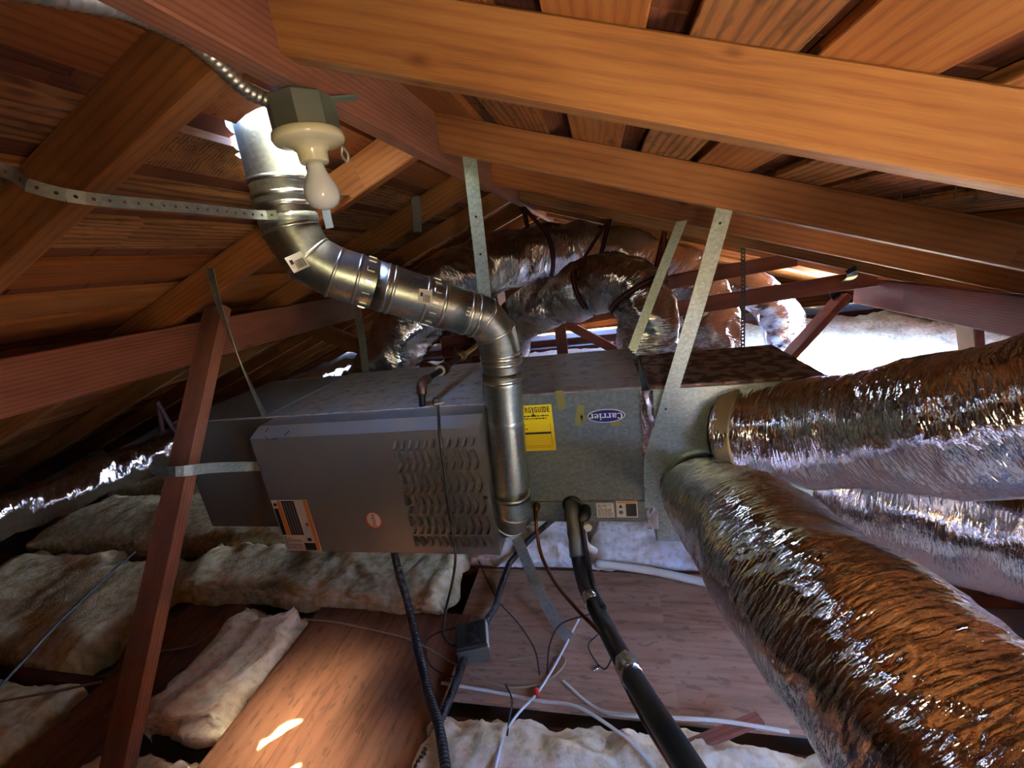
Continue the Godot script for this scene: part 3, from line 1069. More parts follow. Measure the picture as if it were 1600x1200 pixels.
func coil_cabinet() -> void:
	var t := thing("coil_cabinet", "galvanized evaporator coil cabinet with yellow energy label", "cabinet", P(-0.14, -0.857, -1.48))
	var st := ST()
	cbox(st, P(-0.139, -0.630, -1.475), Vector3(0.229, 0.226, 0.252), Basis.IDENTITY, 0.004)
	obj("body", st, M.coil, t)
	var fp := ST()
	# front wrapper above the drain panel
	cbox(fp, P(-0.139, -0.5905, -1.2215), Vector3(0.229, 0.1865, 0.0025), Basis.IDENTITY, 0.002)
	obj("front_panel", fp, M.coil, t)
	var dp := ST()
	cbox(dp, P(-0.139, -0.818, -1.2205), Vector3(0.227, 0.038, 0.0025), Basis.IDENTITY, 0.002)
	obj("drain_panel", dp, M.coil, t)
	var tp := ST()
	cbox(tp, P(-0.139, -0.4025, -1.476), Vector3(0.230, 0.003, 0.256), Basis.IDENTITY, 0.001)
	obj("top_panel", tp, M.coiltop, t)
	var z := -1.219
	# energy label
	var e := rect("energy_label", -0.302, -0.592, -0.178, -0.436, z, M.yellow, t)
	var zz := z + 0.0008
	words("ENERGYGUIDE", P(-0.2395, -0.452, zz), 0.019, M.print, e, 0.0, "Droid Sans", true, false, 0.62)
	obj("arrow_print", _arrow(P(-0.238, -0.465, zz)), M.print, e)
	text_lines(-0.296, -0.468, -0.186, -0.485, 2, zz, M.print, e, 8)
	text_lines(-0.300, -0.497, -0.216, -0.506, 1, zz, M.print, e, 9)
	text_lines(-0.280, -0.512, -0.250, -0.518, 1, zz, M.print, e, 10)
	rect("black_bar", -0.296, -0.534, -0.188, -0.527, zz, M.print, e, 0.0003)
	for q in [[-0.296, -0.575, -0.188, -0.5742], [-0.189, -0.575, -0.188, -0.50], [-0.296, -0.581, -0.186, -0.5804]]:
		rect("rule_line", q[0], q[1], q[2], q[3], zz, M.print, e, 0.0003)
	# oval badge, upside down because the cabinet lies on its head
	var bc := P(-0.016, -0.484, z)
	var b := ellipse("brand_badge", bc, 0.056, 0.0215, 0.001, M.paper, t)
	ellipse("badge_face", bc + Vector3(0, 0, 0.001), 0.0535, 0.0195, 0.0004, M.blue, b)
	words("Carrier", bc + Vector3(0.0, -0.001, 0.0016), 0.020, M.paper, b, PI, "Droid Serif", true, true, 1.0)
	# tape residue
	for q in [[-0.148, -0.424, 0.012, 0.030, 0.05], [-0.095, -0.478, 0.011, 0.034, -0.22], [-0.085, -0.487, 0.008, 0.010, 0.3], [0.010, -0.510, 0.014, 0.008, 0.1]]:
		var s := ST()
		cbox(s, P(q[0], q[1], z + 0.0003), Vector3(q[2], q[3], 0.0003), Basis(Vector3(0, 0, 1), q[4]), 0.0002)
		obj("tape_residue", s, M.residue, t)
	# data labels on the drain panel
	z = -1.2178
	var d1 := rect("data_label", -0.069, -0.839, -0.013, -0.786, z, M.paper, t)
	text_lines(-0.065, -0.790, -0.018, -0.836, 9, z + 0.0008, M.grey_print, d1, 12)
	var d2 := rect("warning_sticker", -0.006, -0.839, 0.060, -0.778, z, M.paper, t)
	rect("orange_band", -0.004, -0.786, 0.058, -0.780, z + 0.0008, M.orange, d2, 0.0003)
	rect("black_panel", 0.024, -0.835, 0.057, -0.788, z + 0.0008, M.print, d2, 0.0003)
	obj("symbol", lathe([[0.0, 0.0004], [0.008, 0.0004], [0.008, 0.0]], P(0.008, -0.799, z + 0.0008), Vector3(0, 0, 1), 3), M.print, d2)
	obj("symbol", lathe([[0.0, 0.0004], [0.007, 0.0004], [0.007, 0.0]], P(0.008, -0.820, z + 0.0008), Vector3(0, 0, 1), 10), M.grey_print, d2)
	# ports
	obj("liquid_port", lathe([[0.013, -0.002], [0.013, 0.012], [0.009, 0.016], [0.009, 0.03], [0.0, 0.031]], P(-0.265, -0.792, -1.218), Vector3(0, -0.15, 1), 6), M.brass, t)
	obj("suction_grommet", lathe([[0.033, -0.002], [0.033, 0.004], [0.026, 0.007], [0.022, 0.004]], P(-0.146, -0.792, -1.218), Vector3(0, 0, 1), 24), M.black, t)
	var dr := obj("drain_elbow", tube_mesh([P(-0.105, -0.808, -1.22), P(-0.105, -0.808, -1.185), P(-0.118, -0.816, -1.175), P(-0.124, -0.86, -1.175)], 0.019, 14, 0.01), M.black, t)
	obj("drain_plug", lathe([[0.0, 0.012], [0.013, 0.012], [0.014, 0.010], [0.014, -0.012], [0.0, -0.012]], P(-0.100, -0.830, -1.158), Vector3(0.25, 0, 1), 18), M.pvc, dr)
	obj("drain_pipe", tube_mesh([P(-0.118, -0.85, -1.19), P(-0.118, -0.92, -1.20), P(-0.115, -1.02, -1.30), P(-0.10, -1.10, -1.38)], 0.013, 12, 0.02), M.pvc, t)

func _arrow(c: Vector3) -> SurfaceTool:
	var st := ST()
	cbox(st, c + Vector3(0, 0.004, 0.0002), Vector3(0.0015, 0.009, 0.0002), Basis.IDENTITY, 0.0001)
	tri(st, c + Vector3(-0.007, -0.002, 0.0004), c + Vector3(0.007, -0.002, 0.0004), c + Vector3(0, -0.010, 0.0004), Vector3(0, 0, 1), Vector2.ZERO, Vector2(1, 0), Vector2(1, 1))
	return st

func supply_plenum() -> void:
	var t := thing("supply_plenum", "rusty topped supply plenum where the foil ducts begin", "plenum", P(0.33, -0.95, -1.41))
	var st := ST()
	cbox(st, P(0.335, -0.672, -1.41), Vector3(0.222, 0.262, 0.188), Basis.IDENTITY, 0.003)
	obj("box", st, M.galv, t)
	var tp := ST()
	cbox(tp, P(0.340, -0.405, -1.41), Vector3(0.226, 0.0045, 0.192), Basis.IDENTITY, 0.002)
	var top := obj("top_panel", tp, M.rusty, t)
	top.set_meta("label", "rust-blotched brown top panel")
	# wrinkled tape over the seam
	var nz := noise(77, 18.0, 3)
	var g := []; var uv := []
	for i in 40:
		var r := []; var u := []
		for j in 9:
			var y := -0.41 - i * 0.012
			var x := 0.086 + j * 0.0045
			r.append(P(x, y, -1.2165 + 0.006 * nz.get_noise_2d(x * 3.0, y) + 0.004))
			u.append(Vector2(x, y))
		g.append(r); uv.append(u)
	var s2 := ST()
	surf(s2, g, uv, false, false)
	obj("foil_tape", s2, M.tape, t)
	obj("collar", lathe([[0.100, -0.01], [0.104, 0.0], [0.104, 0.05], [0.112, 0.055]], P(0.25, -0.715, -1.225), Vector3(0, 0.1, 1), 36), M.galv, t)
	obj("collar", lathe([[0.115, -0.03], [0.117, 0.0], [0.117, 0.06]], P(0.375, -0.56, -1.25), Vector3(0.75, 0.05, 0.65), 36), M.galv, t)

func bead(c: Vector3, ax: Vector3, r: float, parent: Node, mat: Material, w := 0.006, hgt := 0.004, called := "bead") -> void:
	var pr := []
	for i in 7:
		var a := PI * i / 6.0
		pr.append([r - 0.001 + sin(a) * hgt, -cos(a) * w])
	obj(called, lathe(pr, c, ax, 32), mat, parent)

func sticker(c: Vector3, n: Vector3, up: Vector3, w: float, h: float, parent: Node) -> void:
	n = n.normalized()
	var x := up.cross(n).normalized()
	var y := n.cross(x)
	var B := Basis(x, y, n)
	var st := ST()
	cbox(st, c, Vector3(w * 0.5, h * 0.5, 0.0006), B, 0.0002)
	var o := obj("price_sticker", st, M.paper, parent)
	var p := ST()
	var r := RandomNumberGenerator.new()
	r.seed = 5
	var u := -w * 0.12
	while u < w * 0.38:
		var ww := r.randf_range(0.0006, 0.0018)
		cbox(p, c + B * Vector3(u, -h * 0.12, 0.0007), Vector3(ww * 0.5, h * 0.25, 0.0002), B, 0.0001)
		u += ww + r.randf_range(0.0006, 0.0014)
	cbox(p, c + B * Vector3(-w * 0.28, h * 0.12, 0.0007), Vector3(w * 0.09, h * 0.14, 0.0002), B, 0.0001)
	obj("bar_code", p, M.print, o)

func flue() -> void:
	var t := thing("flue_pipe", "shiny galvanized flue pipe with elbows rising to the roof hole", "pipe", P(-0.318, -0.80, -1.12))
	var R := 0.053
	var R2 := 0.0585
	var A := P(-0.318, -0.700, -1.12)
	var B := P(-0.291, -0.285, -1.12)
	var E1 := P(-0.281, -0.155, -1.115)
	var E2 := P(-0.655, 0.062, -0.872)
	var T := P(-0.648, 0.46, -0.872)
	var d := (E2 - E1).normalized()
	var v1 := (E1 - B).normalized()
	var a0 := B
	var a3 := E1 + d * 0.10
	# lower straight section
	obj("pipe_section", tube_mesh([A, B], R, 40, 0.05), M.pipe, t)
	# gored upper elbow
	var seg1 := [B - v1 * 0.005, E1 - v1 * 0.085, E1 - v1 * 0.03 + d * 0.012, E1 + d * 0.045, a3 + d * 0.01]
	_gored(seg1, R + 0.003, R2, t)
	# sloping section
	var b0 := E2 - d * 0.16
	obj("pipe_section", tube_mesh([a3, b0], R2, 40, 0.05), M.pipe, t)
	# second elbow
	var seg2 := [b0 - d * 0.005, E2 - d * 0.075, E2 - d * 0.022 + Vector3(0, 0.016, 0), E2 + Vector3(0, 0.07, 0), E2 + Vector3(0.001, 0.12, 0)]
	_gored(seg2, R2 + 0.001, R2 + 0.001, t)
	obj("pipe_section", tube_mesh([E2 + Vector3(0.001, 0.115, 0), T], R2, 40, 0.05), M.dullpipe, t)
	# bottom elbow turning behind the door
	var seg3 := [A + Vector3(0, 0.005, 0), A + Vector3(-0.004, -0.045, 0.0), A + Vector3(-0.022, -0.085, -0.012), A + Vector3(-0.05, -0.105, -0.035)]
	_gored(seg3, R + 0.003, R + 0.003, t)
	# beads and lock collars
	for q in [[A + Vector3(0.001, 0.012, 0), Vector3.UP, R + 0.002], [B + v1 * -0.03, v1, R + 0.001], [B + v1 * 0.02, v1, R + 0.004], [B + v1 * 0.036, v1, R + 0.004]]:
		bead(q[0], q[1], q[2], t, M.collar)
	bead(B.lerp(A, 0.38), v1, R, t, M.collar, 0.010, 0.0016)
	for s in [0.02, 0.042, 0.115, 0.16]:
		bead(a3 + d * (s - 0.05), d, R2, t, M.collar, 0.005, 0.003)
	for s in [-0.035, 0.03, 0.045]:
		bead(b0 - d * s, d, R2, t, M.collar, 0.005, 0.0035)
	for s in [0.115, 0.135, 0.165]:
		bead(E2 + Vector3(0.001, s, 0), Vector3.UP, R2, t, M.collar, 0.006, 0.004)
	# raised lock dimples around the sloping joint
	for s in [a3 + d * 0.09, b0 + d * 0.012]:
		var n0 := d.cross(Vector3.UP).normalized()
		var n1 := d.cross(n0)
		for k in 12:
			var an := TAU * k / 12.0
			var nn := n0 * cos(an) + n1 * sin(an)
			var dm := ST()
			cbox(dm, s + nn * (R2 + 0.001), Vector3(0.009, 0.005, 0.0025), Basis(d, nn.cross(d) * -1.0, nn), 0.0018)
			obj("lock_dimple", dm, M.collar, t)
	var mid := (a3 + b0) * 0.5
	var view := (P(0, 0, 0) - mid).normalized()
	var up := (view - d * view.dot(d)).normalized()
	var nn2 := (up + Vector3(0, 0.15, 0)).normalized()
	nn2 = (nn2 - d * nn2.dot(d)).normalized()
	sticker(a3.lerp(b0, 0.50) + nn2 * (R2 + 0.0008), nn2, Vector3(0.35, 0.9, 0), 0.032, 0.034, t)
	var e2n := (P(0.1, 0.1, 0.2) - E2).normalized()
	sticker(E2 + Vector3(-0.002, -0.006, 0) + e2n * (R2 + 0.004), e2n, Vector3(-0.35, 0.9, 0), 0.036, 0.034, t)

func _gored(p: Array, r0: float, r1: float, t: Node) -> void:
	# straight conical gores between mitre planes
	var n := p.size()
	var seg := 36
	var rings := []
	var ref := Vector3(0.3, 0.2, 1).normalized()
	for i in n:
		var dd: Vector3
		if i == 0: dd = p[1] - p[0]
		elif i == n - 1: dd = p[n - 1] - p[n - 2]
		else: dd = (p[i + 1] - p[i]).normalized() + (p[i] - p[i - 1]).normalized()
		dd = dd.normalized()
		var x := (ref - dd * ref.dot(dd)).normalized()
		var y := dd.cross(x)
		var rr := lerp(r0, r1, float(i) / (n - 1)) as float
		var row := []
		for j in seg + 1:
			var a := TAU * (j % seg) / seg
			row.append(p[i] + (x * cos(a) + y * sin(a)) * rr)
		rings.append(row)
		if i > 0 and i < n - 1:
			bead(p[i], dd, rr, t, M.collar, 0.004, 0.003, "elbow_seam")
	for i in n - 1:
		var st := ST()
		var ua := []; var ub := []
		for j in seg + 1:
			ua.append(Vector2(0, j * 0.01)); ub.append(Vector2(0.1, j * 0.01))
		surf(st, [rings[i], rings[i + 1]], [ua, ub], true)
		obj("elbow_gore", st, M.pipe, t)

func gas_line() -> void:
	var t := thing("gas_pipe", "dark iron gas pipe with elbow and union on furnace top", "pipe", P(-0.597, -0.43, -1.2))
	obj("nipple", tube_mesh([P(-0.599, -0.44, -1.2), P(-0.585, -0.352, -1.2)], 0.0105, 14, 0.05), M.blackpipe, t)
	obj("elbow", tube_mesh([P(-0.587, -0.368, -1.2), P(-0.584, -0.342, -1.203), P(-0.582, -0.333, -1.225), P(-0.580, -0.333, -1.25)], 0.0155, 14, 0.008), M.brownpipe, t)
	obj("run", tube_mesh([P(-0.580, -0.333, -1.24), P(-0.570, -0.333, -1.36)], 0.0105, 14, 0.05), M.blackpipe, t)
	var ax := Vector3(0.075, 0, -1).normalized()
	obj("union", lathe([[0.0, 0.0], [0.017, 0.0], [0.018, 0.012], [0.024, 0.013], [0.024, 0.036], [0.016, 0.038], [0.016, 0.05], [0.0, 0.05]], P(-0.572, -0.333, -1.35), ax, 8), M.brownpipe, t)
	obj("washer", lathe([[0.011, 0.0], [0.019, 0.0], [0.019, 0.004], [0.011, 0.004]], P(-0.5725, -0.333, -1.345), ax, 16), M.white, t)
	obj("run", tube_mesh([P(-0.568, -0.333, -1.39), P(-0.560, -0.333, -1.56)], 0.0105, 14, 0.05), M.brownpipe, t)
	obj("valve", lathe([[0.0, 0.0], [0.017, 0.0], [0.02, 0.02], [0.016, 0.05], [0.012, 0.06], [0.0, 0.06]], P(-0.561, -0.333, -1.53), ax, 8), M.brass, t)
	obj("flexible_connector", tube_mesh([P(-0.557, -0.333, -1.58), P(-0.548, -0.33, -1.72), P(-0.545, -0.325, -1.95), P(-0.55, -0.45, -2.2)], 0.010, 12, 0.02), plain(Color(0.62, 0.42, 0.10), 0.5), t)

# ------------------------------------------------------------------ straps
func strap(called: String, p: Array, width: float, wd, mat: Material, label: String, nails: Array = []) -> void:
	var q := pts(p)
	var t := thing(called, label, "strap", q[-1], "galvanized hanger straps")
	obj("band", band(q, width, 0.0016, wd), mat, t)
	for n in nails:
		obj("nail_head", lathe([[0.0, 0.002], [0.003, 0.0018], [0.0036, 0.0]], P(n[0], n[1], n[2]), Vector3(0, 0.1, 1), 8), M.nail, t)

func straps() -> void:
	var X := Vector3(1, 0, 0)
	strap("hanger_strap", [[-0.318, 0.386, -1.217], [-0.325, 0.17, -1.217], [-0.337, -0.10, -1.216], [-0.354, -0.28, -1.214], [-0.372, -0.40, -1.212], [-0.384, -0.52, -1.2135], [-0.386, -0.84, -1.2135], [-0.345, -0.90, -1.19], [-0.285, -1.05, -1.14], [-0.225, -1.15, -1.09], [-0.18, -1.187, -1.06]], 0.038, X, M.galv, "long vertical strap from the second rafter past the flue, loose at bottom", [[-0.318, 0.33, -1.216], [-0.327, 0.13, -1.216], [-0.33, 0.03, -1.216]])
	strap("hanger_strap", [[0.340, 0.158, -1.235], [0.338, 0.150, -1.217], [0.290, -0.02, -1.216], [0.242, -0.185, -1.214], [0.128, -0.56, -1.2115], [0.106, -0.66, -1.2113], [0.102, -0.80, -1.2113]], 0.040, X, M.galv, "wide slanting strap from second rafter to the coil cabinet corner", [[0.333, 0.125, -1.215], [0.30, 0.02, -1.214], [0.155, -0.47, -1.211]])
	strap("hanger_strap", [[0.342, 0.118, -1.826], [0.22, -0.15, -1.80], [0.10, -0.415, -1.745]], 0.036, X, M.galv, "narrower slanting strap behind the wide one", [[0.34, 0.10, -1.825]])
	strap("hanger_strap", [[-0.709, 0.30, -1.745], [-0.713, 0.24, -1.74], [-0.72, 0.165, -1.73]], 0.036, X, M.galv, "short loose strap end on the third left rafter")
	strap("hanger_strap", [[-1.196, 0.105, -1.165], [-1.205, 0.03, -1.166], [-1.215, -0.05, -1.175], [-1.212, -0.23, -1.185], [-1.198, -0.412, -1.197]], 0.032, [X, Vector3(0.3, 0, 1)], M.galv, "twisted strap beside the leaning brace down to furnace corner")
	strap("hanger_strap", [[-1.43, -0.475, -0.945], [-1.335, -0.486, -0.945], [-1.30, -0.52, -1.03], [-1.255, -0.575, -1.14], [-1.16, -0.60, -1.182]], 0.034, Vector3(0, 1, 0), M.galv, "horizontal strap tying the leaning brace to the furnace")
	strap("hanger_strap", [[-1.118, -0.06, -1.80], [-1.12, -0.24, -1.79], [-1.12, -0.408, -1.755]], 0.036, X, M.galv, "strap behind the sloping flue at the furnace rear")
	strap("hanger_strap", [[-0.472, 0.27, -1.79], [-0.480, 0.0, -1.79], [-0.492, -0.24, -1.775], [-0.50, -0.40, -1.748]], 0.036, X, M.galv, "strap hidden close behind the long vertical one")
	strap("hanger_strap", [[1.19, -0.255, -2.428], [1.215, -0.30, -2.45], [1.23, -0.36, -2.60], [1.26, -0.42, -2.70], [1.32, -0.49, -2.70]], 0.045, X, M.darksteel, "dark metal strap bent round the right purlin end")
	var pl := pts([[-0.745, 0.205, -0.44], [-0.726, 0.193, -0.459], [-0.702, 0.172, -0.467], [-0.674, 0.158, -0.510], [-0.656, 0.155, -0.641], [-0.640, 0.151, -0.770], [-0.608, 0.150, -0.805]])
	var t := thing("hanger_tape", "perforated metal tape from the left rafter to the flue", "strap", pl[0])
	obj("band", perforated(pl, 0.017, 0.0014, Vector3.UP, 0.018, 0.0026), M.galv, t)
	bead(P(-0.6535, 0.15, -0.872), Vector3.UP, 0.0605, t, M.galv, 0.0095, 0.0016, "pipe_loop")
	var p2 := pts([[0.713, -0.06, -2.45], [0.718, -0.30, -2.45], [0.723, -0.70, -2.45]])
	var t2 := thing("hanger_tape", "thin perforated strip hanging before the bright duct", "strap", p2[-1])
	obj("band", perforated(p2, 0.022, 0.0014, Vector3.RIGHT, 0.02, 0.0045), M.darksteel, t2)
	strap("hanger_strap", [[-0.675, 0.235, -1.165], [-0.695, 0.225, -1.105], [-0.705, 0.195, -1.10], [-0.706, 0.150, -1.10]], 0.024, X, M.bluegrey, "small bluish strap end behind the light bulb")

# ------------------------------------------------------------------ ducts
func duct(called: String, p: Array, r: float, label: String, seed_: int, seg := 72, step := 0.012, amp := 1.0, hoops: Array = []) -> Node3D:
	var q := pts(p)
	var t := thing(called, label, "duct", q[0], "foil-wrapped flexible ducts")
	var wr := noise(seed_, 1.0, 3)
	wr.fractal_type = FastNoiseLite.FRACTAL_RIDGED
	var lump := noise(seed_ + 3, 4.5, 2)
	var fn := func(s: float, an: float, pos: Vector3) -> float:
		var cx := cos(an); var cy := sin(an)
		var a := wr.get_noise_3d(s * 30.0 + 1.2 * sin(an * 2.0 + s * 6.0), cx * 1.1, cy * 1.1)
		var b := lump.get_noise_3d(pos.x, pos.y, pos.z)
		return (a * 0.0032 + b * 0.014) * amp
	obj("foil_jacket", tube_mesh(q, r, seg, step, fn, false), M.foil, t)
	return t

func ducts() -> void:
	var d1 := duct("foil_duct", [[0.250, -0.745, -1.228], [0.245, -0.690, -1.06], [0.238, -0.60, -0.86], [0.240, -0.525, -0.66], [0.252, -0.492, -0.52], [0.275, -0.485, -0.42], [0.31, -0.49, -0.30], [0.38, -0.50, -0.10], [0.45, -0.55, 0.25]], 0.116, "large foil duct running toward the camera at lower right", 101, 96, 0.008)
	var d2 := duct("foil_duct", [[0.345, -0.572, -1.265], [0.47, -0.550, -1.175], [0.560, -0.510, -1.09], [0.625, -0.450, -0.98], [0.675, -0.395, -0.87], [0.76, -0.345, -0.79], [0.92, -0.345, -0.70], [1.25, -0.45, -0.60]], 0.138, "upper foil duct leaving the plenum toward the right edge", 111, 96, 0.008)
	# exposed fibre at the start of the upper duct
	var st := tube_mesh(pts([[0.350, -0.571, -1.262], [0.388, -0.564, -1.234]]), 0.1435, 48, 0.006)
	obj("bare_liner", st, plain(Color(0.45, 0.38, 0.24), 0.9), d2)
	duct("foil_duct", [[0.545, -0.80, -1.42], [0.68, -0.82, -1.33], [0.85, -0.80, -1.17], [1.05, -0.77, -0.98], [1.4, -0.82, -0.68], [1.8, -0.88, -0.35]], 0.165, "lower foil duct between the floor and upper duct at right", 121, 80, 0.010)
	duct("foil_duct", [[0.50, -0.66, -1.60], [0.75, -0.66, -1.62], [1.05, -0.70, -1.52], [1.45, -0.72, -1.30], [2.0, -0.75, -1.0]], 0.12, "thin foil duct seen in the gap between right ducts", 131, 64, 0.012)
	var d5 := duct("foil_duct", [[-1.35, -0.75, -2.05], [-1.15, -0.44, -2.04], [-1.02, -0.255, -2.10], [-0.85, -0.09, -2.25], [-0.60, 0.00, -2.48], [-0.146, 0.005, -2.80], [0.27, -0.11, -2.93], [0.52, -0.24, -2.98], [0.655, -0.48, -2.90], [0.66, -0.78, -2.78], [0.64, -0.95, -2.68]], 0.165, "big foil duct arching high behind the furnace", 141, 72, 0.012, 2.0)
	var d6 := duct("foil_duct", [[-0.64, -1.05, -2.66], [-0.63, -0.72, -2.62], [-0.585, -0.46, -2.54], [-0.45, -0.315, -2.42], [-0.21, -0.23, -2.30], [0.00, -0.165, -2.20], [0.125, -0.180, -2.12], [0.188, -0.30, -2.07], [0.200, -0.53, -2.02], [0.22, -0.72, -1.90]], 0.135, "middle foil duct curving down behind the coil cabinet", 151, 72, 0.012, 2.0)
	duct("foil_duct", [[1.20, -0.47, -4.25], [1.30, -0.53, -4.05], [1.404, -0.714, -3.9], [1.48, -0.98, -3.82]], 0.16, "small distant foil duct end beside the slanting brace", 161, 48, 0.015, 2.0)
	duct("foil_duct", [[-3.05, -0.86, -0.9], [-3.0, -0.90, -1.6], [-2.95, -0.91, -2.2], [-2.98, -0.92, -3.2], [-3.0, -0.95, -4.4]], 0.11, "thin foil duct in the dark along the left eave", 171, 48, 0.014, 2.0)
	# webbing hangers
	hoop("duct_hanger", P(-0.36, 0.005, -2.64), Vector3(0.82, 0.02, -0.57), 0.178, P(-0.42, 0.30, -2.62), "black webbing hanger round the high arching duct")
	hoop("duct_hanger", P(-0.06, -0.185, -2.235), Vector3(0.90, 0.30, 0.42), 0.147, P(0.06, 0.14, -2.42), "black and red webbing hanger round the middle duct")
	hoop("duct_hanger", P(0.160, -0.235, -2.095), Vector3(0.42, -0.84, 0.35), 0.145, P(0.33, 0.04, -2.42), "second black and red webbing hanger near slanting strap")
	hoop("duct_hanger", P(-2.96, -0.905, -2.15), Vector3(0.05, 0, -1), 0.118, P(-2.96, -0.58, -2.15), "dark hanger round the thin duct on the left")
	# clip on the big duct
	var c := ST()
	cbox(c, P(-0.22, 0.085, -2.60), Vector3(0.035, 0.010, 0.006), Basis(Vector3(0, 1, 0), 0.6), 0.002)
	var ck := thing("duct_clip", "small silver clip on the high arching duct", "clip", P(-0.22, 0.07, -2.60))
	obj("plate", c, M.galv, ck)
	var c2 := ST()
	cbox(c2, P(-0.22, 0.065, -2.597), Vector3(0.03, 0.012, 0.003), Basis(Vector3(0, 1, 0), 0.6), 0.002)
	obj("tail", c2, M.webbing, ck)

func hoop(called: String, c: Vector3, axis: Vector3, r: float, top: Vector3, label: String) -> void:
	axis = axis.normalized()
	var t := thing(called, label, "hanger", c, "webbing duct hangers")
	var u := (top - c)
	u = (u - axis * u.dot(axis)).normalized()
	var v := axis.cross(u)
	var p := [top]
	for i in 15:
		var a := lerp(-0.5, -TAU + 0.5, i / 14.0) as float
		p.append(c + (u * cos(a) - v * sin(a)) * r)
	p.append(top + Vector3(0.004, 0, 0))
	obj("webbing", band(p, 0.028, 0.002, axis, 0.03), M.webbing, t)
	obj("red_stripe", band(p, 0.006, 0.0034, axis, 0.03), M.webred, t)

# ------------------------------------------------------------------ lamp, cables, pipes
func conduit(called: String, p: Array, r: float, pitch: float, mat: Material, label: String, cat := "conduit") -> void:
	var q := pts(p)
	var t := thing(called, label, cat, q[0])
	var fn := func(s: float, an: float, _pos: Vector3) -> float:
		var f: float = fposmod(s / pitch + an / TAU, 1.0)
		return r * 0.16 * (sin(f * PI) - 0.5)
	obj("armour", tube_mesh(q, r, 14, pitch / 5.0, fn), mat, t)

func lamp() -> void:
	var c := P(-0.392, 0.205, -0.612)
	var t := thing("ceiling_lamp", "cream porcelain lampholder with unlit white bulb on ridge beam", "lamp", c)
	var bx := ST()
	# octagonal outlet box
	obj("outlet_box", flat_lathe([[0.0, 0.050], [0.042, 0.050], [0.046, 0.047], [0.046, 0.006], [0.0, 0.006]], c, Vector3.UP, 8), M.boxsteel, t)
	var ear := ST()
	cbox(ear, c + Vector3(0.05, 0.046, -0.02), Vector3(0.025, 0.0015, 0.008), Basis(Vector3(0, 1, 0), 0.4), 0.0005)
	obj("mounting_ear", ear, M.boxsteel, t)
	obj("lampholder", lathe([[0.0000, 0.0090], [0.0425, 0.0090], [0.0480, 0.0053], [0.0493, -0.0015], [0.0467, -0.0067], [0.0357, -0.0090], [0.0255, -0.0120], [0.0208, -0.0180], [0.0200, -0.0300], [0.0191, -0.0323], [0.0000, -0.0323]], c, Vector3.UP, 40), M.porcelain, t)
	obj("bulb", lathe([[0.0000, -0.0315], [0.0115, -0.0323], [0.0121, -0.0390], [0.0140, -0.0450], [0.0191, -0.0547], [0.0234, -0.0645], [0.0248, -0.0728], [0.0234, -0.0818], [0.0191, -0.0885], [0.0119, -0.0934], [0.0051, -0.0953], [0.0000, -0.0956]], c, Vector3.UP, 32), M.bulb, t)
	obj("pull_chain_eye", tube_mesh([c + Vector3(0.038, -0.012, -0.02), c + Vector3(0.044, -0.024, -0.02), c + Vector3(0.040, -0.034, -0.02), c + Vector3(0.034, -0.024, -0.02), c + Vector3(0.038, -0.012, -0.02)], 0.002, 6, 0.004), M.steel, t)
	conduit("flexible_conduit", [[-0.425, 0.252, -0.592], [-0.437, 0.262, -0.565], [-0.443, 0.285, -0.53], [-0.449, 0.300, -0.50]], 0.0095, 0.0075, M.steel, "armoured flexible conduit entering the lamp box")
	conduit("flexible_conduit", [[-0.449, 0.302, -0.498], [-0.448, 0.298, -0.44], [-0.452, 0.289, -0.40], [-0.462, 0.281, -0.36], [-0.48, 0.272, -0.31], [-0.51, 0.268, -0.25], [-0.55, 0.27, -0.1]], 0.0125, 0.0095, M.steel, "armoured flexible conduit in the top left corner")

func wire(called: String, p: Array, r: float, mat: Material, label: String, cat := "wire", dy := 0.0) -> void:
	var q := []
	for a in p: q.append(P(a[0], a[1] + dy, a[2]))
	tag(obj(called, tube_mesh(q, r, 8, 0.015), mat), label, cat)

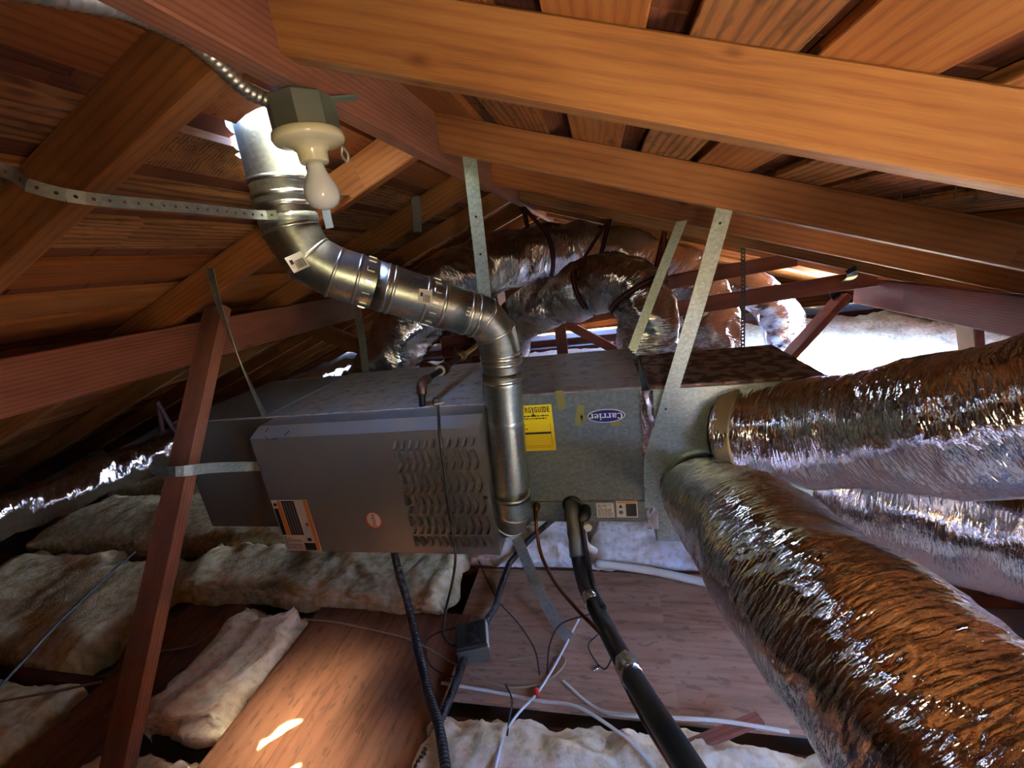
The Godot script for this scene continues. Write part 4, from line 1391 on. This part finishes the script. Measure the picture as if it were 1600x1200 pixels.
func cables() -> void:
	wire("power_cord", [[-0.535, -0.409, -1.19], [-0.515, -0.407, -1.14], [-0.495, -0.410, -1.09], [-0.481, -0.432, -1.046], [-0.482, -0.50, -1.036], [-0.492, -0.676, -1.034], [-0.501, -0.832, -1.034], [-0.523, -0.925, -1.034], [-0.571, -1.054, -1.03], [-0.578, -1.118, -0.99], [-0.552, -1.145, -0.975], [-0.533, -1.14, -0.972]], 0.0042, M.cable, "grey power cord hanging down over the louvered door", "cord")
	# clamp on top of door
	var ck := thing("cord_clamp", "small metal cord clamp on top of the furnace door", "clamp", P(-0.545, -0.409, -1.20))
	obj("body", lathe([[0.0, 0.0], [0.012, 0.0], [0.012, 0.016], [0.008, 0.022], [0.0, 0.022]], P(-0.545, -0.409, -1.205), Vector3(0, 1, 0.2), 8), M.darksteel, ck)
	var cs := ST()
	cbox(cs, P(-0.53, -0.400, -1.19), Vector3(0.016, 0.003, 0.005), Basis(Vector3(0, 1, 0), 0.5), 0.001)
	obj("screw_plate", cs, M.steel, ck)
	# floor box
	var b := thing("junction_box", "grey metal junction box on the plywood floor", "box", P(-0.487, -1.185, -1.0))
	var B := Basis(Vector3.UP, 0.32)
	var s0 := ST()
	cbox(s0, P(-0.487, -1.160, -1.0), Vector3(0.052, 0.025, 0.052), B, 0.003)
	obj("body", s0, M.boxsteel, b)
	var s1 := ST()
	cbox(s1, P(-0.487, -1.1275, -1.0), Vector3(0.050, 0.0075, 0.050), B, 0.004)
	var cov := obj("cover", s1, plain(Color(0.34, 0.34, 0.31), 0.4, 0.8), b)
	for k in 2:
		obj("receptacle_face", lathe([[0.0, 0.004], [0.016, 0.004], [0.0175, 0.0]], P(-0.487, -1.12, -1.0) + B * Vector3(0.0, 0, -0.021 + 0.042 * k), Vector3.UP, 20), M.black if k == 1 else M.darksteel, cov)
	obj("screw", lathe([[0.0, 0.003], [0.004, 0.002], [0.005, 0.0]], P(-0.487, -1.12, -1.0) + B * Vector3(0.02, 0, 0.03), Vector3.UP, 8), M.brass, cov)
	conduit("flexible_conduit", [[-0.470, -1.158, -1.045], [-0.462, -1.160, -1.10], [-0.450, -1.166, -1.16], [-0.452, -1.166, -1.25], [-0.443, -1.160, -1.365]], 0.0115, 0.010, M.darksteel, "dark armoured conduit from floor box toward the furnace")
	conduit("flexible_conduit", [[-0.443, -1.158, -1.367], [-0.363, -1.105, -1.45], [-0.240, -1.02, -1.50], [-0.12, -0.94, -1.55]], 0.0115, 0.010, M.darksteel, "dark armoured conduit slanting up under the coil cabinet")
	conduit("flexible_conduit", [[-0.500, -1.160, -0.945], [-0.503, -1.163, -0.854], [-0.512, -1.163, -0.747], [-0.524, -1.160, -0.655], [-0.55, -1.16, -0.52]], 0.0115, 0.010, M.darksteel, "dark armoured conduit from floor box to bottom edge")
	conduit("flexible_conduit", [[-0.756, -0.868, -1.10], [-0.738, -0.95, -1.07], [-0.699, -1.052, -1.02], [-0.643, -1.125, -0.93], [-0.568, -1.150, -0.82], [-0.500, -1.137, -0.73], [-0.455, -1.130, -0.655], [-0.40, -1.13, -0.55]], 0.0125, 0.010, M.black, "black sleeved conduit dropping from the furnace door bottom")
	# refrigerant lines
	var sl := thing("suction_line", "thick black insulated refrigerant line from coil to bottom edge", "pipe", P(0.02, -0.9, -0.64))
	var q := pts([[-0.142, -0.83, -1.17], [-0.134, -0.90, -1.115], [-0.110, -0.930, -1.02], [-0.065, -0.915, -0.89], [-0.022, -0.885, -0.765], [0.021, -0.836, -0.635], [0.076, -0.747, -0.459], [0.10, -0.68, -0.34], [0.12, -0.62, -0.2]])
	obj("insulation_sleeve", tube_mesh(q, 0.0225, 18, 0.02), M.black, sl)
	var wrp := noise(91, 22.0, 2)
	obj("stub", tube_mesh(pts([[-0.148, -0.79, -1.222], [-0.146, -0.793, -1.195], [-0.144, -0.812, -1.180], [-0.140, -0.86, -1.145], [-0.134, -0.905, -1.105]]), 0.0235, 18, 0.008, func(_s, _a, p): return 0.004 * wrp.get_noise_3d(p.x, p.y, p.z)), plain(Color(0.34, 0.35, 0.30), 0.5, 0.3), sl)
	obj("foil_patch", tube_mesh(pts([[-0.095, -0.927, -0.975], [-0.082, -0.922, -0.94]]), 0.0245, 18, 0.006, func(_s, _a, p): return 0.004 * wrp.get_noise_3d(p.x, p.y, p.z)), M.tape, sl)
	obj("foil_patch", tube_mesh(pts([[-0.012, -0.878, -0.735], [0.006, -0.858, -0.685]]), 0.0255, 18, 0.006, func(_s, _a, p): return 0.007 * wrp.get_noise_3d(p.x, p.y, p.z)), M.tape, sl)
	wire("black_tube", [[-0.135, -0.80, -1.195], [-0.118, -0.815, -1.165], [-0.105, -0.88, -1.10], [-0.085, -0.91, -1.0], [-0.055, -0.895, -0.90]], 0.008, M.black, "thin black tube beside the insulated line", "tube")
	wire("copper_line", [[-0.266, -0.795, -1.19], [-0.263, -0.81, -1.17], [-0.261, -0.852, -1.144], [-0.244, -0.900, -1.097], [-0.193, -0.921, -1.009], [-0.123, -0.919, -0.911], [-0.055, -0.908, -0.82], [-0.020, -0.900, -0.72], [0.02, -0.860, -0.60], [0.075, -0.772, -0.44]], 0.0055, M.copper, "thin copper refrigerant line curving beside the black one", "pipe")
	wire("drain_pipe", [[-0.10, -1.150, -1.372], [0.10, -1.155, -1.345], [0.312, -1.165, -1.30], [0.75, -1.17, -1.22]], 0.0145, M.pvc, "white plastic drain pipe lying behind the plywood", "pipe")
	# wires on the plywood
	wire("thermostat_wire", [[-1.233, -1.17, -1.06], [-1.058, -1.178, -1.066], [-0.858, -1.178, -1.038], [-0.710, -1.178, -1.011], [-0.562, -1.178, -0.951], [-0.421, -1.18, -0.900], [-0.340, -1.19, -0.892], [-0.249, -1.19, -0.916], [-0.197, -1.19, -0.971], [-0.199, -1.19, -1.004], [-0.259, -1.19, -1.003], [-0.378, -1.19, -0.978]], 0.0032, M.oldwire, "old tan wire looping across both plywood sheets", "wire", -0.004)
	wire("white_cable", [[-0.556, -1.184, -0.878], [-0.413, -1.188, -0.871], [-0.260, -1.19, -0.858], [-0.150, -1.15, -0.825], [-0.052, -1.13, -0.766], [0.006, -1.13, -0.723], [0.06, -1.13, -0.66]], 0.0045, M.white, "white cable running onto the cream batt", "cable")
	wire("white_cable", [[-0.193, -1.19, -0.921], [-0.100, -1.18, -0.847], [-0.019, -1.14, -0.807], [0.105, -1.13, -0.805], [0.21, -1.13, -0.809], [0.35, -1.13, -0.80]], 0.0045, M.white, "white cable along the plywood front edge by black line", "cable")
	wire("white_wire", [[-0.156, -1.185, -1.140], [-0.217, -1.19, -0.980], [-0.262, -1.185, -0.876], [-0.301, -1.15, -0.785], [-0.320, -1.13, -0.707], [-0.325, -1.13, -0.63]], 0.0035, M.paper, "frayed white wire pointing toward the camera", "wire")
	wire("dark_wire", [[-0.588, -1.185, -1.41], [-0.468, -1.188, -1.222], [-0.362, -1.19, -1.113], [-0.292, -1.19, -1.019], [-0.264, -1.19, -0.934]], 0.0022, M.darkwire, "thin dark wire from furnace to the red wire nut")
	wire("dark_wire", [[-0.241, -1.185, -0.936], [-0.241, -1.17, -1.023], [-0.206, -1.15, -1.085], [-0.113, -1.13, -1.110]], 0.0025, M.darkwire, "dark wire arching over the loose strap end")
	wire("dark_wire", [[-0.092, -1.17, -1.070], [-0.122, -1.18, -1.032], [-0.073, -1.18, -0.961], [-0.035, -1.12, -0.99]], 0.0022, M.darkwire, "short dark wire curl beside the insulated line")
	wire("dark_wire", [[-0.566, -1.165, -1.060], [-0.641, -1.18, -1.041], [-0.660, -1.184, -1.002], [-0.606, -1.184, -0.926], [-0.500, -1.184, -0.893]], 0.0022, M.darkwire, "dark wire loop left of the floor box")
	wire("dark_wire", [[-0.361, -1.19, -0.896], [-0.332, -1.185, -0.851], [-0.319, -1.15, -0.783], [-0.311, -1.13, -0.722]], 0.0026, M.darkwire, "dark wire bending down onto the cream batt")
	wire("black_cable", [[-2.397, -1.15, -1.371], [-2.308, -1.15, -1.121], [-2.221, -1.15, -0.925], [-2.086, -1.15, -0.680]], 0.006, M.cable, "black cable in the dark at the left edge", "cable")
	wire("grey_cable", [[-1.761, -1.185, -0.773], [-1.90, -1.16, -0.70], [-2.05, -1.15, -0.644]], 0.004, M.oldwire, "thin grey cable at the lower left edge", "cable")
	wire("grey_cable", [[-1.42, -1.12, -0.984], [-1.557, -1.188, -0.932], [-1.691, -1.188, -0.895]], 0.0035, M.oldwire, "thin grey cable on the narrow plywood offcut", "cable")
	tag(obj("wire_nut", lathe([[0.0, 0.0], [0.0075, 0.0], [0.009, 0.006], [0.0065, 0.024], [0.0, 0.026]], P(-0.268, -1.188, -0.888), Vector3(0.3, 0.25, 1), 10), M.rednut), "small red wire nut on the plywood", "connector")
	var sp_ := ST()
	timber(sp_, P(0.10, -1.15, -0.745), P(0.30, -1.135, -0.83), 0.03, 0.012)
	tag(obj("wood_scrap", sp_, M.red[1]), "splintered reddish wood scrap on the cream batt", "wood")
	var fs := ST()
	cbox(fs, P(-0.10, -1.190, -0.97), Vector3(0.012, 0.003, 0.006), Basis(Vector3.UP, 0.5), 0.001)
	tag(obj("foil_scrap", fs, M.tape), "tiny pinkish foil scrap on the plywood", "scrap")

func chimney() -> void:
	var t := thing("brick_chimney", "red brick chimney partly hidden behind the flue pipe", "chimney", P(-1.0, -1.3, -2.95))
	var core := ST()
	cbox(core, P(-0.93, -0.70, -2.955), Vector3(0.235, 0.59, 0.12), Basis.IDENTITY, 0.003)
	obj("mortar_core", core, M.mortar, t)
	for r in 15:
		var y := -1.26 + r * 0.077
		for k in 3:
			var w := 0.098
			var x := -1.165 + 0.107 + k * 0.21 - (0.0 if r % 2 == 0 else 0.105)
			var a: float = max(x - w, -1.166)
			var b: float = min(x + w, -0.694)
			if b - a < 0.03: continue
			var st := ST()
			cbox(st, P((a + b) * 0.5, y, -2.84), Vector3((b - a) * 0.5, 0.033, 0.012), Basis.IDENTITY, 0.004)
			obj("brick", st, M.brick if (r + k) % 2 == 0 else M.brick2, t)

func nails() -> void:
	# points of roofing nails through the boards between the first two right rafters
	var t := [[0.628, -1.113, "leftmost"], [0.634, -1.065, "second"], [0.649, -0.998, "third"], [0.665, -0.974, "rightmost"]]
	for k in t.size():
		var x: float = t[k][0]
		var y := 0.258 - 0.359 * x
		tag(obj("roofing_nail", tube_mesh([P(x, y + 0.012, t[k][1]), P(x + 0.002, y - 0.026, t[k][1])], 0.0016, 6, 0.05), M.nail), "%s nail point through the sheathing behind the nearest right rafter" % t[k][2], "nail", "nail points in the right sheathing")

# ------------------------------------------------------------------ scene
func _ready() -> void:
	rng.seed = 20240
	var cam := Camera3D.new()
	cam.name = "camera"
	cam.fov = 84.62
	cam.near = 0.02
	add_child(cam)
	cam.transform = Transform3D(Basis(Vector3(0.9720, -0.1333, -0.1933), Vector3(0.0710, 0.9513, -0.2999), Vector3(0.2239, 0.2778, 0.9342)).orthonormalized(), P(0, 0, 0))
	cam.current = true
	var we := WorldEnvironment.new()
	we.name = "environment"
	var env := Environment.new()
	var sky := Sky.new()
	var sm := ProceduralSkyMaterial.new()
	sm.sky_top_color = Color(0.42, 0.60, 0.95)
	sm.sky_horizon_color = Color(0.85, 0.90, 0.97)
	sm.ground_bottom_color = Color(0.30, 0.29, 0.26)
	sm.ground_horizon_color = Color(0.50, 0.50, 0.48)
	sm.energy_multiplier = 95.0
	sky.sky_material = sm
	env.background_mode = Environment.BG_SKY
	env.sky = sky
	env.tonemap_mode = Environment.TONE_MAPPER_LINEAR
	env.tonemap_exposure = 1.45
	env.sdfgi_enabled = true
	env.ssao_enabled = true
	env.ssil_enabled = true
	we.environment = env
	add_child(we)
	var sun := DirectionalLight3D.new()
	sun.name = "sun"
	sun.light_color = Color(1.0, 0.95, 0.87)
	sun.light_energy = 110.0
	sun.light_angular_distance = 0.53
	sun.shadow_enabled = true
	add_child(sun)
	sun.look_at_from_position(Vector3.ZERO, Vector3(-0.28, -1.5, 0.22), Vector3.RIGHT)
	# hand-held flashlight beside the camera, pointed up at the nearest rafter
	var fl := SpotLight3D.new()
	fl.name = "flashlight_beam"
	fl.light_color = Color(1.0, 0.92, 0.74)
	fl.light_energy = 0.24
	fl.light_size = 0.03
	fl.spot_range = 12.0
	fl.spot_attenuation = 2.0
	fl.spot_angle = 62.0
	fl.spot_angle_attenuation = 0.6
	fl.shadow_enabled = true
	add_child(fl)
	fl.look_at_from_position(P(0.12, -0.08, 0.06), P(0.12, 0.12, -0.70), Vector3.UP)

	materials()
	roof()
	shell()
	rafters()
	floor_framing()
	insulation()
	chimney()
	furnace()
	return_plenum()
	coil_cabinet()
	supply_plenum()
	ducts()
	flue()
	gas_line()
	straps()
	lamp()
	cables()
	nails()
